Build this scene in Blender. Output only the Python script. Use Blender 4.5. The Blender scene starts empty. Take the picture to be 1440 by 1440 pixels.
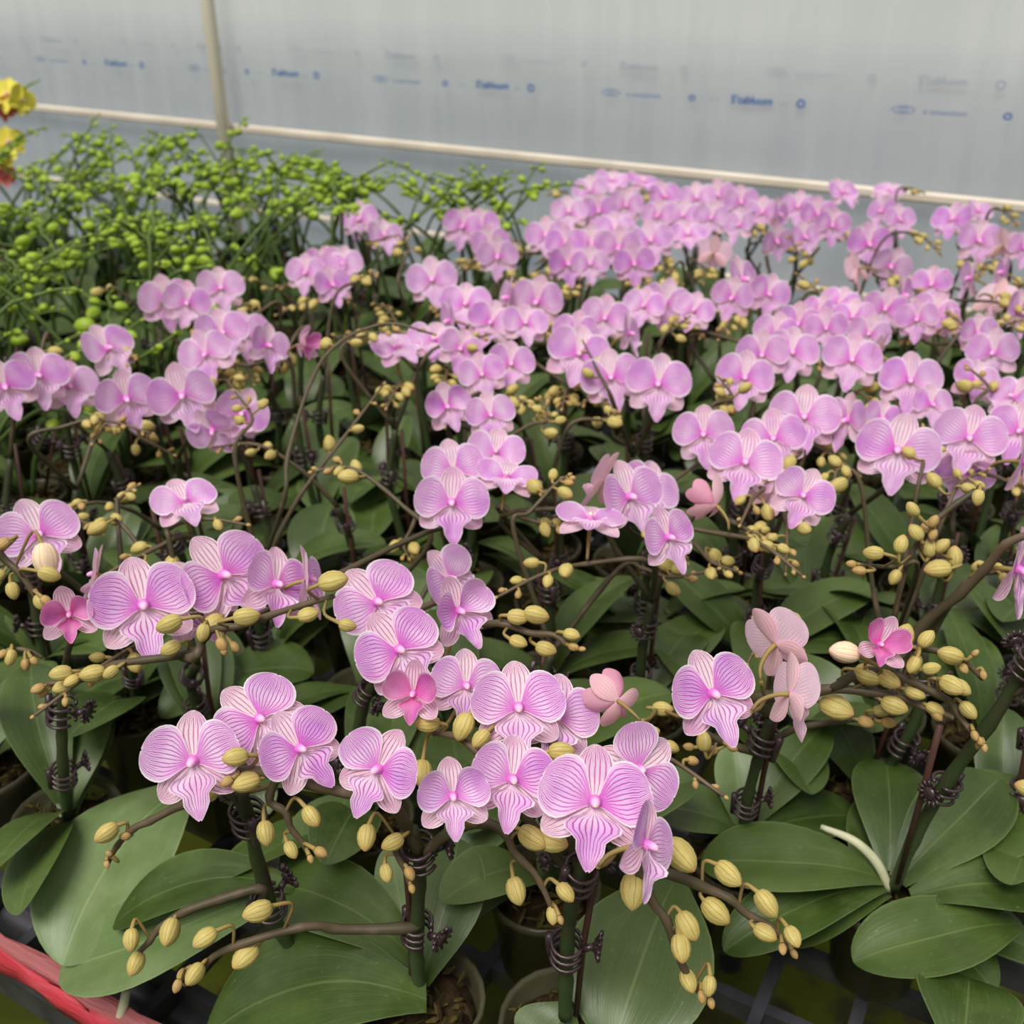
import bpy, math, random
import numpy as np
from mathutils import Vector, Matrix

# ------------------------------------------------------------------ camera, light, exposure
SC = bpy.context.scene
COL = SC.collection
BENCH = 0.62                      # height of the bench top above the floor
PITCH = math.radians(29.0)        # the camera looks down by this much
CAMZ = BENCH + 0.66
CP, SP = math.cos(PITCH), math.sin(PITCH)

cam_data = bpy.data.cameras.new('camera')
cam_data.sensor_width = 36.0
cam_data.lens = 36.0
cam_data.clip_start = 0.02
cam_data.clip_end = 200
cam_data.dof.use_dof = True
cam_data.dof.focus_distance = 0.54
cam_data.dof.aperture_fstop = 10.0
cam = bpy.data.objects.new('camera', cam_data)
COL.objects.link(cam)
cam.location = (0, 0, CAMZ)
cam.rotation_euler = (math.pi / 2 - PITCH, 0, 0)
SC.camera = cam

world = bpy.data.worlds.new('overcast_sky')
SC.world = world
world.use_nodes = True
wn = world.node_tree.nodes
wl = world.node_tree.links
wn.clear()
w_out = wn.new('ShaderNodeOutputWorld')
w_bg = wn.new('ShaderNodeBackground')
w_tc = wn.new('ShaderNodeTexCoord')
w_sep = wn.new('ShaderNodeSeparateXYZ')
w_map = wn.new('ShaderNodeMapRange')
w_ramp = wn.new('ShaderNodeValToRGB')
w_map.inputs[1].default_value = -1
w_map.inputs[2].default_value = 1
cr = w_ramp.color_ramp
cr.elements[0].position = 0.40
cr.elements[0].color = (0.05, 0.055, 0.05, 1)
cr.elements[1].position = 1.0
cr.elements[1].color = (1.0, 0.985, 0.95, 1)
e = cr.elements.new(0.53)
e.color = (0.27, 0.29, 0.30, 1)
wl.new(w_tc.outputs['Generated'], w_sep.inputs[0])
wl.new(w_sep.outputs[2], w_map.inputs[0])
wl.new(w_map.outputs[0], w_ramp.inputs[0])
wl.new(w_ramp.outputs[0], w_bg.inputs[0])
w_bg.inputs[1].default_value = 0.85
wl.new(w_bg.outputs[0], w_out.inputs[0])

sun_data = bpy.data.lights.new('hazy_sun', 'SUN')
sun_data.energy = 3.1
sun_data.angle = math.radians(28)
sun_data.color = (1.0, 0.965, 0.90)
sun = bpy.data.objects.new('hazy_sun', sun_data)
COL.objects.link(sun)
sun.rotation_euler = (math.radians(24), math.radians(-14), 0)

SC.view_settings.view_transform = 'Standard'
SC.view_settings.look = 'None'
SC.view_settings.exposure = 0.0
SC.view_settings.gamma = 1.0
SC.view_settings.use_curve_mapping = False

rnd = random.Random(7)

# ------------------------------------------------------------------ geometry of the place
AX = Vector((0.873, -0.488, 0))   # along the bench and the film wall, towards the right
BX = Vector((0.488, 0.873, 0))    # from the bench's front edge towards the wall


def ab(a, b, z=0.0):
    v = AX * a + BX * b
    return Vector((v.x, v.y, BENCH + z))


def ray(px, py):
    u, v = (px - 720) / 1440, (720 - py) / 1440
    return Vector((u, CP + v * SP, -SP + v * CP))


def atY(px, py, Y):
    d = ray(px, py)
    return Vector((0, 0, CAMZ)) + d * (Y / d.y)


def atZ(px, py, z):
    d = ray(px, py)
    return Vector((0, 0, CAMZ)) + d * ((BENCH + z - CAMZ) / d.z)


def atB(px, py, b):
    d = ray(px, py)
    return Vector((0, 0, CAMZ)) + d * (b / (d.x * BX.x + d.y * BX.y))


def project(p):
    q = p - Vector((0, 0, CAMZ))
    dep = q.y * CP - q.z * SP
    if dep < 0.01:
        return (-9999, -9999, dep)
    return (720 + 1440 * q.x / dep, 720 - 1440 * (q.y * SP + q.z * CP) / dep, dep)


# ------------------------------------------------------------------ mesh helpers
def mesh(name, verts, faces, mats, uvs=None, fmat=None, smooth=True):
    me = bpy.data.meshes.new(name)
    me.from_pydata([tuple(v) for v in verts], [], faces)
    for m in (mats if isinstance(mats, (list, tuple)) else [mats]):
        me.materials.append(m)
    if uvs is not None:
        layer = me.uv_layers.new(name='UVMap')
        idx = np.empty(len(me.loops), dtype=np.int32)
        me.loops.foreach_get('vertex_index', idx)
        layer.data.foreach_set('uv', np.asarray(uvs, dtype=np.float32)[idx].ravel())
    if fmat is not None:
        me.polygons.foreach_set('material_index', np.asarray(fmat, dtype=np.int32))
    if smooth:
        me.polygons.foreach_set('use_smooth', np.ones(len(me.polygons), dtype=bool))
    me.update()
    return me


def put(name, me, parent=None, mat=None):
    o = bpy.data.objects.new(name, me)
    COL.objects.link(o)
    if parent is not None:
        o.parent = parent
    if mat is not None:
        o.matrix_local = mat
    return o


def tag(o, label, cat, group=None):
    o['label'] = label
    o['category'] = cat
    if group:
        o['group'] = group
    return o


def struct(o):
    o['kind'] = 'structure'
    return o


def smooth_path(pts, n):
    """Catmull-Rom through pts, n samples per span."""
    P = [np.array(p, dtype=float) for p in pts]
    if len(P) == 2:
        return [P[0] + (P[1] - P[0]) * t for t in np.linspace(0, 1, n + 1)]
    P = [2 * P[0] - P[1]] + P + [2 * P[-1] - P[-2]]
    out = []
    for i in range(1, len(P) - 2):
        p0, p1, p2, p3 = P[i - 1:i + 3]
        for t in np.linspace(0, 1, n, endpoint=False):
            out.append(0.5 * (2 * p1 + (p2 - p0) * t + (2 * p0 - 5 * p1 + 4 * p2 - p3) * t * t
                              + (3 * p1 - p0 - 3 * p2 + p3) * t ** 3))
    out.append(P[-2])
    return out


def tube_geo(pts, radii, sides=7, cap=True):
    P = np.array([tuple(p) for p in pts], dtype=float)
    n = len(P)
    R = np.interp(np.linspace(0, 1, n), np.linspace(0, 1, len(radii)), radii)
    T = np.gradient(P, axis=0)
    T /= np.linalg.norm(T, axis=1)[:, None] + 1e-12
    ref = np.array([0, 0, 1.0]) if abs(T[0][2]) < 0.9 else np.array([1.0, 0, 0])
    N = np.cross(T[0], ref)
    N /= np.linalg.norm(N)
    verts, faces, uvs = [], [], []
    ang = np.linspace(0, 2 * math.pi, sides, endpoint=False)
    for i in range(n):
        N = N - T[i] * np.dot(N, T[i])
        N /= np.linalg.norm(N) + 1e-12
        B = np.cross(T[i], N)
        for a in ang:
            verts.append(P[i] + R[i] * (math.cos(a) * N + math.sin(a) * B))
            uvs.append((i / max(1, n - 1), a / 6.2832))
    for i in range(n - 1):
        for k in range(sides):
            k2 = (k + 1) % sides
            faces.append((i * sides + k, i * sides + k2, (i + 1) * sides + k2, (i + 1) * sides + k))
    if cap:
        faces.append(tuple(range(sides - 1, -1, -1)))
        faces.append(tuple((n - 1) * sides + k for k in range(sides)))
    return verts, faces, uvs


def lathe_geo(profile, sides=14, close=False):
    verts, faces, uvs = [], [], []
    for i, (r, z) in enumerate(profile):
        for k in range(sides):
            a = 2 * math.pi * k / sides
            verts.append((r * math.cos(a), r * math.sin(a), z))
            uvs.append((i / (len(profile) - 1), k / sides))
    for i in range(len(profile) - 1):
        for k in range(sides):
            k2 = (k + 1) % sides
            faces.append((i * sides + k, i * sides + k2, (i + 1) * sides + k2, (i + 1) * sides + k))
    return verts, faces, uvs


def join(*geos):
    """geos: (verts, faces, uvs, material_index)."""
    V, F, U, M = [], [], [], []
    for g in geos:
        o = len(V)
        V += [tuple(v) for v in g[0]]
        F += [tuple(i + o for i in f) for f in g[1]]
        U += list(g[2]) if g[2] is not None else [(0, 0)] * len(g[0])
        M += [g[3] if len(g) > 3 else 0] * len(g[1])
    return V, F, U, M


def box_geo(x0, x1, y0, y1, z0, z1):
    v = [(x, y, z) for x in (x0, x1) for y in (y0, y1) for z in (z0, z1)]
    f = [(0, 1, 3, 2), (4, 6, 7, 5), (0, 4, 5, 1), (2, 3, 7, 6), (0, 2, 6, 4), (1, 5, 7, 3)]
    return v, f, [(0, 0)] * 8


def frame_mat(loc, x, y, z, s=1.0):
    m = Matrix((x, y, z)).transposed().to_4x4()
    return Matrix.Translation(loc) @ m @ Matrix.Scale(s, 4)


# ------------------------------------------------------------------ materials
def srgb(r, g, b):
    def f(c):
        c /= 255
        return c / 12.92 if c <= 0.04045 else ((c + 0.055) / 1.055) ** 2.4
    return (f(r), f(g), f(b), 1)


class N:
    def __init__(self, name):
        self.m = bpy.data.materials.new(name)
        self.m.use_nodes = True
        self.t = self.m.node_tree
        self.t.nodes.clear()
        self.out = self.t.nodes.new('ShaderNodeOutputMaterial')

    def new(self, typ, **kw):
        n = self.t.nodes.new(typ)
        for k, v in kw.items():
            setattr(n, k, v)
        return n

    def set(self, sock, v):
        if hasattr(v, 'is_linked') or isinstance(v, bpy.types.NodeSocket):
            self.t.links.new(v, sock)
        else:
            sock.default_value = v

    def math(self, op, a, b=0.0, c=None, clamp=False):
        n = self.new('ShaderNodeMath', operation=op, use_clamp=clamp)
        self.set(n.inputs[0], a)
        self.set(n.inputs[1], b)
        if c is not None:
            self.set(n.inputs[2], c)
        return n.outputs[0]

    def step(self, x, lo, hi, a=0.0, b=1.0):
        n = self.new('ShaderNodeMapRange', interpolation_type='SMOOTHSTEP')
        self.set(n.inputs[0], x)
        n.inputs[1].default_value = lo
        n.inputs[2].default_value = hi
        n.inputs[3].default_value = a
        n.inputs[4].default_value = b
        return n.outputs[0]

    def mix(self, f, a, b):
        n = self.new('ShaderNodeMix', data_type='RGBA')
        self.set(n.inputs[0], f)
        self.set(n.inputs[6], a)
        self.set(n.inputs[7], b)
        return n.outputs[2]

    def noise(self, vec, scale, detail=2.0, rough=0.5):
        n = self.new('ShaderNodeTexNoise')
        if vec is not None:
            self.set(n.inputs['Vector'], vec)
        n.inputs['Scale'].default_value = scale
        n.inputs['Detail'].default_value = detail
        n.inputs['Roughness'].default_value = rough
        return n.outputs[0]

    def uv(self):
        tc = self.new('ShaderNodeTexCoord')
        s = self.new('ShaderNodeSeparateXYZ')
        self.t.links.new(tc.outputs['UV'], s.inputs[0])
        return tc.outputs['UV'], s.outputs[0], s.outputs[1]

    def obj(self):
        return self.new('ShaderNodeTexCoord').outputs['Object']

    def rand(self):
        return self.new('ShaderNodeObjectInfo').outputs['Random']

    def bump(self, h, strength=0.3, dist=0.001):
        n = self.new('ShaderNodeBump')
        n.inputs['Strength'].default_value = strength
        n.inputs['Distance'].default_value = dist
        self.set(n.inputs['Height'], h)
        return n.outputs[0]

    def principled(self, col, rough=0.5, spec=0.5, normal=None, **kw):
        n = self.new('ShaderNodeBsdfPrincipled')
        self.set(n.inputs['Base Color'], col)
        self.set(n.inputs['Roughness'], rough)
        n.inputs['Specular IOR Level'].default_value = spec
        if normal is not None:
            self.set(n.inputs['Normal'], normal)
        for k, v in kw.items():
            self.set(n.inputs[k.replace('_', ' ')], v)
        return n.outputs[0]

    def thin(self, col, amount, rough=0.5, spec=0.4, normal=None):
        """opaque sheet that lets some light through: petals, leaves."""
        p = self.principled(col, rough, spec, normal)
        t = self.new('ShaderNodeBsdfTranslucent')
        self.set(t.inputs[0], col)
        mx = self.new('ShaderNodeMixShader')
        mx.inputs[0].default_value = amount
        self.t.links.new(p, mx.inputs[1])
        self.t.links.new(t.outputs[0], mx.inputs[2])
        return mx.outputs[0]

    def done(self, shader):
        self.t.links.new(shader, self.out.inputs[0])
        return self.m


def veined(name, base, vein, margin, claw, back, n_vein, branch_at, strength, spec=0.25):
    """petal material: veins fan out along the petal and fork, pale rim, pale back."""
    k = N(name)
    uvv, u, v = k.uv()
    oi = k.rand()
    off = k.new('ShaderNodeVectorMath', operation='ADD')
    k.set(off.inputs[0], uvv)
    cmb = k.new('ShaderNodeCombineXYZ')
    k.set(cmb.inputs[2], k.math('MULTIPLY', oi, 17.0))
    k.set(off.inputs[1], cmb.outputs[0])
    vv = k.math('MULTIPLY_ADD', v, 2.0, -1.0)
    av = k.math('ABSOLUTE', vv)
    wob = k.math('MULTIPLY_ADD', k.noise(off.outputs[0], 4.5, 2.5), 0.9, -0.45)
    wob2 = k.math('MULTIPLY_ADD', k.noise(off.outputs[0], 13.0, 1.0), 0.34, -0.17)
    vd = k.math('ADD', vv, k.math('MULTIPLY', k.math('ADD', wob, wob2), k.math('MULTIPLY', u, 0.26)))

    def lines(freq, phase, width):
        s = k.math('SINE', k.math('MULTIPLY_ADD', vd, freq * math.pi, phase))
        s = k.math('ABSOLUTE', s)
        return k.step(s, width, width + 0.40, 1.0, 0.0)
    a = lines(n_vein, 0.0, 0.19)
    b = k.math('MULTIPLY', lines(n_vein, math.pi / 2, 0.13), k.step(u, branch_at, branch_at + 0.16))
    veins = k.math('MAXIMUM', a, k.math('MULTIPLY', b, 0.85))
    edge = k.math('MAXIMUM', av, u)
    inner = k.step(edge, 0.86, 0.97, 1.0, 0.0)
    body = k.mix(k.step(k.noise(off.outputs[0], 2.2, 1.0), 0.3, 0.7), base, tuple(0.55 * x + 0.45 * y for x, y in zip(base, margin)))
    body = k.mix(k.step(k.noise(off.outputs[0], 1.3, 1.0), 0.45, 0.75, 0.0, 0.55), body, tuple(x * y for x, y in zip(base, (0.72, 0.62, 0.92, 1))))
    body = k.mix(k.step(u, 0.02, 0.34, 1.0, 0.0), body, claw)
    veins = k.math('MULTIPLY', k.math('MULTIPLY', veins, strength), k.step(u, 0.0, 0.18, 0.15, 1.0))
    front = k.mix(veins, body, vein)
    front = k.mix(inner, margin, front)
    geo = k.new('ShaderNodeNewGeometry')
    rear = k.mix(k.math('MULTIPLY', veins, 0.38), back, vein)
    col = k.mix(geo.outputs['Backfacing'], front, rear)
    hs = k.new('ShaderNodeHueSaturation')
    k.set(hs.inputs['Color'], col)
    k.set(hs.inputs['Saturation'], k.math('MULTIPLY_ADD', oi, 0.22, 0.92))
    hs.inputs['Value'].default_value = 1.0
    nrm = k.bump(k.math('ADD', k.math('MULTIPLY', veins, -0.5), k.noise(off.outputs[0], 26, 2)), 0.35, 0.0006)
    return k.done(k.thin(hs.outputs[0], 0.36, 0.55, spec, nrm))


M = {}
M['petal'] = veined('petal_skin', srgb(246, 200, 246), srgb(190, 70, 186), srgb(255, 242, 253), srgb(224, 122, 214), srgb(255, 224, 236), 6.5, 0.36, 0.86)
M['sepal'] = veined('sepal_skin', srgb(252, 226, 240), srgb(198, 84, 152), srgb(255, 242, 250), srgb(250, 232, 240), srgb(250, 212, 216), 3.5, 0.46, 0.80)
M['lip'] = veined('lip_skin', srgb(246, 198, 244), srgb(190, 66, 180), srgb(255, 240, 253), srgb(255, 236, 248), srgb(250, 210, 228), 4.5, 0.58, 0.86)
M['flush'] = veined('flush_skin', srgb(240, 150, 214), srgb(196, 60, 140), srgb(252, 206, 232), srgb(230, 110, 180), srgb(242, 186, 204), 8.5, 0.40, 0.72)


def column_mat():
    k = N('column_skin')
    uvv, u, v = k.uv()
    c = k.mix(k.step(u, 0.30, 0.58), srgb(226, 122, 208), srgb(246, 184, 228))
    c = k.mix(k.step(u, 0.84, 0.92), c, srgb(252, 236, 196))
    return k.done(k.principled(c, 0.4, 0.4, Subsurface_Weight=0.15, Subsurface_Radius=(0.004, 0.002, 0.002)))


M['column'] = column_mat()


def bud_mat(name, c0, c1, tip, seam):
    k = N(name)
    uvv, u, v = k.uv()
    vv = k.math('ADD', v, k.math('MULTIPLY_ADD', k.noise(uvv, 5.0, 2.0), 0.05, -0.025))
    s = k.math('ABSOLUTE', k.math('SINE', k.math('MULTIPLY', vv, 12 * math.pi)))
    line = k.step(s, 0.0, 0.5, 0.65, 0.0)
    c = k.mix(k.noise(k.obj(), 4.0, 2.0), c0, c1)
    c = k.mix(line, c, seam)
    t = k.math('ABSOLUTE', k.math('SINE', k.math('MULTIPLY', v, 3 * math.pi)))
    c = k.mix(k.step(t, 0.0, 0.12, 0.75, 0.0), c, c1)
    c = k.mix(k.math('MULTIPLY', k.step(u, 0.62, 1.0), k.math('MULTIPLY_ADD', k.rand(), 0.7, 0.1)), c, tip)
    return k.done(k.principled(c, 0.5, 0.3, k.bump(s, 0.3, 0.0004), Subsurface_Weight=0.12, Subsurface_Radius=(0.004, 0.003, 0.001)))


M['bud'] = bud_mat('bud_skin', srgb(182, 164, 90), srgb(200, 184, 116), srgb(206, 138, 100), srgb(134, 110, 54))
M['bud_small'] = bud_mat('small_bud_skin', srgb(172, 140, 84), srgb(190, 160, 104), srgb(190, 104, 88), srgb(130, 90, 58))
M['bud_blush'] = bud_mat('blush_bud_skin', srgb(232, 204, 164), srgb(240, 216, 190), srgb(238, 186, 190), srgb(206, 158, 130))
M['bud_green'] = bud_mat('green_bud_skin', srgb(130, 158, 34), srgb(166, 190, 64), srgb(180, 204, 92), srgb(110, 142, 30))


def stem_mat(name, c0, c1, c2):
    k = N(name)
    uvv, u, v = k.uv()
    n = k.noise(k.obj(), 60.0, 3.0)
    c = k.mix(u, c0, c1)
    c = k.mix(k.step(n, 0.5, 0.75, 0, 0.7), c, c2)
    return k.done(k.principled(c, 0.5, 0.35, k.bump(n, 0.2, 0.0005)))


M['stem'] = stem_mat('stem_skin', srgb(58, 78, 40), srgb(54, 56, 36), srgb(70, 56, 46))
M['branch'] = stem_mat('branch_skin', srgb(66, 62, 42), srgb(98, 82, 62), srgb(112, 92, 78))
M['pedicel'] = stem_mat('pedicel_skin', srgb(112, 94, 58), srgb(164, 142, 80), srgb(140, 112, 70))
M['green_stem'] = stem_mat('green_stem_skin', srgb(52, 74, 32), srgb(104, 126, 50), srgb(80, 98, 46))
M['stake'] = stem_mat('stake_skin', srgb(72, 46, 38), srgb(78, 50, 42), srgb(52, 38, 34))
M['root'] = stem_mat('root_skin', srgb(176, 178, 144), srgb(204, 204, 170), srgb(150, 152, 120))


def leaf_mat(name, c0, c1, c2, rib):
    k = N(name)
    uvv, u, v = k.uv()
    r = k.rand()
    o = k.obj()
    n = k.noise(o, 22.0, 4.0, 0.6)
    g = k.mix(r, c0, c1)
    g = k.mix(k.step(n, 0.35, 0.75, 0.0, 0.8), g, c2)
    vv = k.math('ABSOLUTE', k.math('MULTIPLY_ADD', v, 2.0, -1.0))
    g = k.mix(k.step(vv, 0.0, 0.04, 0.5, 0.0), g, rib)
    g = k.mix(k.step(vv, 0.95, 1.0, 0.0, 0.5), g, rib)
    mp = k.new('ShaderNodeMapping')
    mp.inputs['Scale'].default_value = (2.0, 60.0, 1.0)
    k.set(mp.inputs[0], uvv)
    st = k.noise(mp.outputs[0], 1.0, 2.0)
    g = k.mix(k.step(st, 0.5, 0.8, 0.0, 0.3), g, rib)
    dust = k.noise(o, 9.0, 5.0, 0.7)
    g = k.mix(k.step(dust, 0.52, 0.72, 0.0, 0.40), g, srgb(112, 124, 82))
    dots = k.noise(o, 330.0, 0.0)
    g = k.mix(k.step(dots, 0.78, 0.83, 0.0, 0.14), g, srgb(150, 166, 130))
    geo = k.new('ShaderNodeNewGeometry')
    g = k.mix(geo.outputs['Backfacing'], g, srgb(80, 100, 62))
    rg = k.math('MULTIPLY_ADD', n, 0.2, 0.30)
    return k.done(k.thin(g, 0.08, rg, 0.5, k.bump(k.math('ADD', st, k.math('MULTIPLY', n, 0.6)), 0.25, 0.0007)))


M['leaf'] = leaf_mat('leaf_skin', srgb(48, 68, 20), srgb(72, 92, 40), srgb(82, 102, 46), srgb(116, 134, 78))
M['leaf_pale'] = leaf_mat('pale_leaf_skin', srgb(94, 116, 66), srgb(102, 124, 74), srgb(124, 142, 94), srgb(146, 162, 114))



def plain(name, c0, c1, scale=20.0, rough=0.5, spec=0.5, bump=0.1, dist=0.001):
    k = N(name)
    n = k.noise(k.obj(), scale, 4.0)
    return k.done(k.principled(k.mix(k.step(n, 0.3, 0.7), c0, c1), rough, spec, k.bump(n, bump, dist)))


M['clip'] = plain('clip_plastic', srgb(46, 32, 36), srgb(66, 48, 52), 60, 0.32, 0.6)
M['tray'] = plain('tray_plastic', srgb(44, 43, 48), srgb(66, 65, 70), 25, 0.45, 0.5)
M['moss'] = plain('moss', srgb(46, 44, 20), srgb(92, 80, 42), 120, 0.9, 0.1, 0.6, 0.003)
M['bark'] = plain('bark', srgb(30, 24, 17), srgb(62, 48, 30), 90, 0.9, 0.1, 0.6, 0.003)
M['metal'] = plain('galvanised_pipe', srgb(150, 152, 150), srgb(176, 178, 176), 15, 0.4, 0.5)
M['pole'] = plain('pale_pole', srgb(228, 220, 196), srgb(240, 232, 210), 6, 0.5, 0.3)
M['rail'] = plain('pale_rail', srgb(214, 202, 184), srgb(232, 220, 204), 9, 0.5, 0.3)
M['ink'] = plain('blue_ink', srgb(64, 104, 166), srgb(84, 120, 176), 9, 0.7, 0.1)
M['ink_faint'] = plain('faint_blue_ink', srgb(172, 182, 192), srgb(176, 184, 194), 9, 0.7, 0.1)
M['yellow'] = plain('yellow_petal', srgb(222, 208, 60), srgb(236, 224, 96), 40, 0.5, 0.3)
M['coral'] = plain('coral_petal', srgb(226, 120, 110), srgb(236, 140, 130), 40, 0.5, 0.3)
M['dry'] = plain('dry_sheath', srgb(206, 176, 140), srgb(186, 150, 110), 90, 0.8, 0.1)


def pot_mat():
    k = N('clear_pot_plastic')
    n = k.noise(k.obj(), 30.0, 3.0)
    p = k.principled(k.mix(n, srgb(70, 66, 48), srgb(120, 116, 92)), 0.25, 0.6)
    t = k.new('ShaderNodeBsdfTransparent')
    t.inputs[0].default_value = (0.82, 0.84, 0.76, 1)
    m = k.new('ShaderNodeMixShader')
    m.inputs[0].default_value = 0.42
    k.t.links.new(t.outputs[0], m.inputs[1])
    k.t.links.new(p, m.inputs[2])
    return k.done(m.outputs[0])


M['pot'] = pot_mat()


def strap_mat():
    k = N('red_strap_plastic')
    uvv, u, v = k.uv()
    mp = k.new('ShaderNodeMapping')
    mp.inputs['Scale'].default_value = (60.0, 9.0, 1.0)
    k.set(mp.inputs[0], uvv)
    n = k.noise(mp.outputs[0], 1.0, 4.0, 0.6)
    c = k.mix(k.step(v, 0.44, 0.56), srgb(206, 64, 78), srgb(176, 104, 104))
    c = k.mix(k.step(n, 0.45, 0.8, 0.0, 0.6), c, srgb(216, 120, 126))
    return k.done(k.thin(c, 0.2, 0.3, 0.5, k.bump(n, 0.5, 0.003)))


M['strap'] = strap_mat()


def film_mat():
    k = N('greenhouse_film')
    o = k.obj()
    mp = k.new('ShaderNodeMapping')
    mp.inputs['Scale'].default_value = (16.0, 1.0, 1.1)
    k.set(mp.inputs[0], o)
    st = k.noise(mp.outputs[0], 1.0, 4.0, 0.6)
    cl = k.noise(o, 2.4, 3.0)
    c = k.mix(k.step(st, 0.3, 0.75), srgb(214, 220, 222), srgb(232, 236, 236))
    c = k.mix(k.step(cl, 0.4, 0.8, 0.0, 0.5), c, srgb(206, 214, 212))
    d = k.new('ShaderNodeBsdfDiffuse')
    k.set(d.inputs[0], c)
    t = k.new('ShaderNodeBsdfTranslucent')
    k.set(t.inputs[0], c)
    a = k.new('ShaderNodeMixShader')
    a.inputs[0].default_value = 0.55
    k.t.links.new(d.outputs[0], a.inputs[1])
    k.t.links.new(t.outputs[0], a.inputs[2])
    tr = k.new('ShaderNodeBsdfTransparent')
    b = k.new('ShaderNodeMixShader')
    b.inputs[0].default_value = 0.42
    k.t.links.new(a.outputs[0], b.inputs[1])
    k.t.links.new(tr.outputs[0], b.inputs[2])
    g = k.new('ShaderNodeBsdfGlossy')
    g.inputs['Roughness'].default_value = 0.35
    f = k.new('ShaderNodeMixShader')
    f.inputs[0].default_value = 0.06
    k.t.links.new(b.outputs[0], f.inputs[1])
    k.t.links.new(g.outputs[0], f.inputs[2])
    return k.done(f.outputs[0])


M['film'] = film_mat()


def ground_mat(name, c0, c1, c2):
    k = N(name)
    o = k.obj()
    c = k.mix(k.step(k.noise(o, 3.0, 4.0), 0.35, 0.65), c0, c1)
    c = k.mix(k.step(k.noise(o, 14.0, 5.0), 0.5, 0.65), c, c2)
    return k.done(k.principled(c, 0.9, 0.1, k.bump(k.noise(o, 40, 4), 0.5, 0.01)))


M['floor'] = ground_mat('mossy_floor', srgb(50, 56, 16), srgb(80, 86, 22), srgb(56, 52, 32))


def yard_mat():
    """ground outside: dark wet soil beside the greenhouse, pale concrete further out"""
    k = N('outside_ground')
    g = k.new('ShaderNodeNewGeometry')
    dt = k.new('ShaderNodeVectorMath', operation='DOT_PRODUCT')
    k.set(dt.inputs[0], g.outputs['Position'])
    dt.inputs[1].default_value = tuple(BX)
    n = k.noise(g.outputs['Position'], 0.6, 4.0)
    d = k.math('MULTIPLY_ADD', n, 3.0, dt.outputs['Value'])
    c = k.mix(k.step(d, 4.0, 22.0), srgb(104, 112, 122), srgb(190, 192, 188))  # invented tone grade, makes the film look brighter towards its top
    return k.done(k.principled(c, 0.9, 0.1))


M['outside'] = yard_mat()

# ------------------------------------------------------------------ setting
def plane_ab(name, a0, a1, b0, b1, z, m):
    v = [ab(a0, b0, z), ab(a1, b0, z), ab(a1, b1, z), ab(a0, b1, z)]
    return put(name, mesh(name, v, [(0, 1, 2, 3)], m))


WALLB = 1.90
struct(plane_ab('floor', -4.0, 2.2, -1.6, WALLB - 0.004, -BENCH, M['floor']))
struct(plane_ab('ground', -30, 30, WALLB + 0.05, 40, -BENCH - 0.02, M['outside']))


def film_wall():
    na, nz = 150, 24
    v, f = [], []
    rr = np.random.RandomState(3)
    ph = rr.rand(6) * 6
    for j in range(nz + 1):
        for i in range(na + 1):
            a = -4.0 + 6.2 * i / na
            z = -BENCH + 2.5 * j / nz
            w = 0.0025 * (math.sin(a * 9 + ph[0]) + 0.7 * math.sin(a * 23 + ph[1] + z * 2) + 0.5 * math.sin(a * 41 + ph[2] - z * 3))
            w += 0.004 * math.sin(z * 3.1 + a * 1.3 + ph[3])
            v.append((a, w, z))
    for j in range(nz):
        for i in range(na):
            p = j * (na + 1) + i
            f.append((p, p + 1, p + na + 2, p + na + 1))
    # local frame: x along the wall, y through it, z up
    mat = frame_mat(ab(0, WALLB, 0), AX, BX, Vector((0, 0, 1)))
    o = put('wall_back', mesh('film', v, f, M['film']), None, mat)
    return struct(o)


WALL = film_wall()


def ab_bar(name, a0, a1, b, z, hb, hz, m, parent=None):
    """bar along the wall in the wall's own frame, bevelled edges"""
    prof = [(-hb, -hz * .6), (-hb * .6, -hz), (hb * .6, -hz), (hb, -hz * .6), (hb, hz * .6), (hb * .6, hz), (-hb * .6, hz), (-hb, hz * .6)]
    v = [(a, b + p, z + q) for a in (a0, a1) for p, q in prof]
    n = len(prof)
    f = [(k, (k + 1) % n, n + (k + 1) % n, n + k) for k in range(n)] + [tuple(range(n - 1, -1, -1)), tuple(range(n, 2 * n))]
    return put(name, mesh(name, v, f, m, smooth=False), parent)


ab_bar('clamping_rail', -4.0, 2.2, -0.018, 0.287, 0.007, 0.0085, M['rail'], WALL)
ab_bar('clamping_rail', -4.0, 2.2, -0.018, 0.105, 0.006, 0.006, M['rail'], WALL)
for pa in (-3.6, -1.80, 0.05, 1.9):     # posts just inside the film
    v, f, u = tube_geo([(pa, -0.045, -BENCH), (pa, -0.045, 2.0)], [0.0155], 12)
    put('post', mesh('post', v, f, M['pole'], u), WALL)


# blue print on the film: a line of marks that comes back every 0.528 m, and its faint ghost from the second layer
def text_geo(body, size):
    cu = bpy.data.curves.new('print_text', 'FONT')
    cu.body = body
    cu.size = size
    cu.resolution_u = 2
    o = bpy.data.objects.new('print_text', cu)
    COL.objects.link(o)
    bpy.context.view_layer.update()
    me = bpy.data.meshes.new_from_object(o.evaluated_get(bpy.context.evaluated_depsgraph_get()))
    v = [tuple(x.co) for x in me.vertices]
    f = [tuple(p.vertices) for p in me.polygons]
    bpy.data.objects.remove(o)
    bpy.data.meshes.remove(me)
    return v, f


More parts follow.
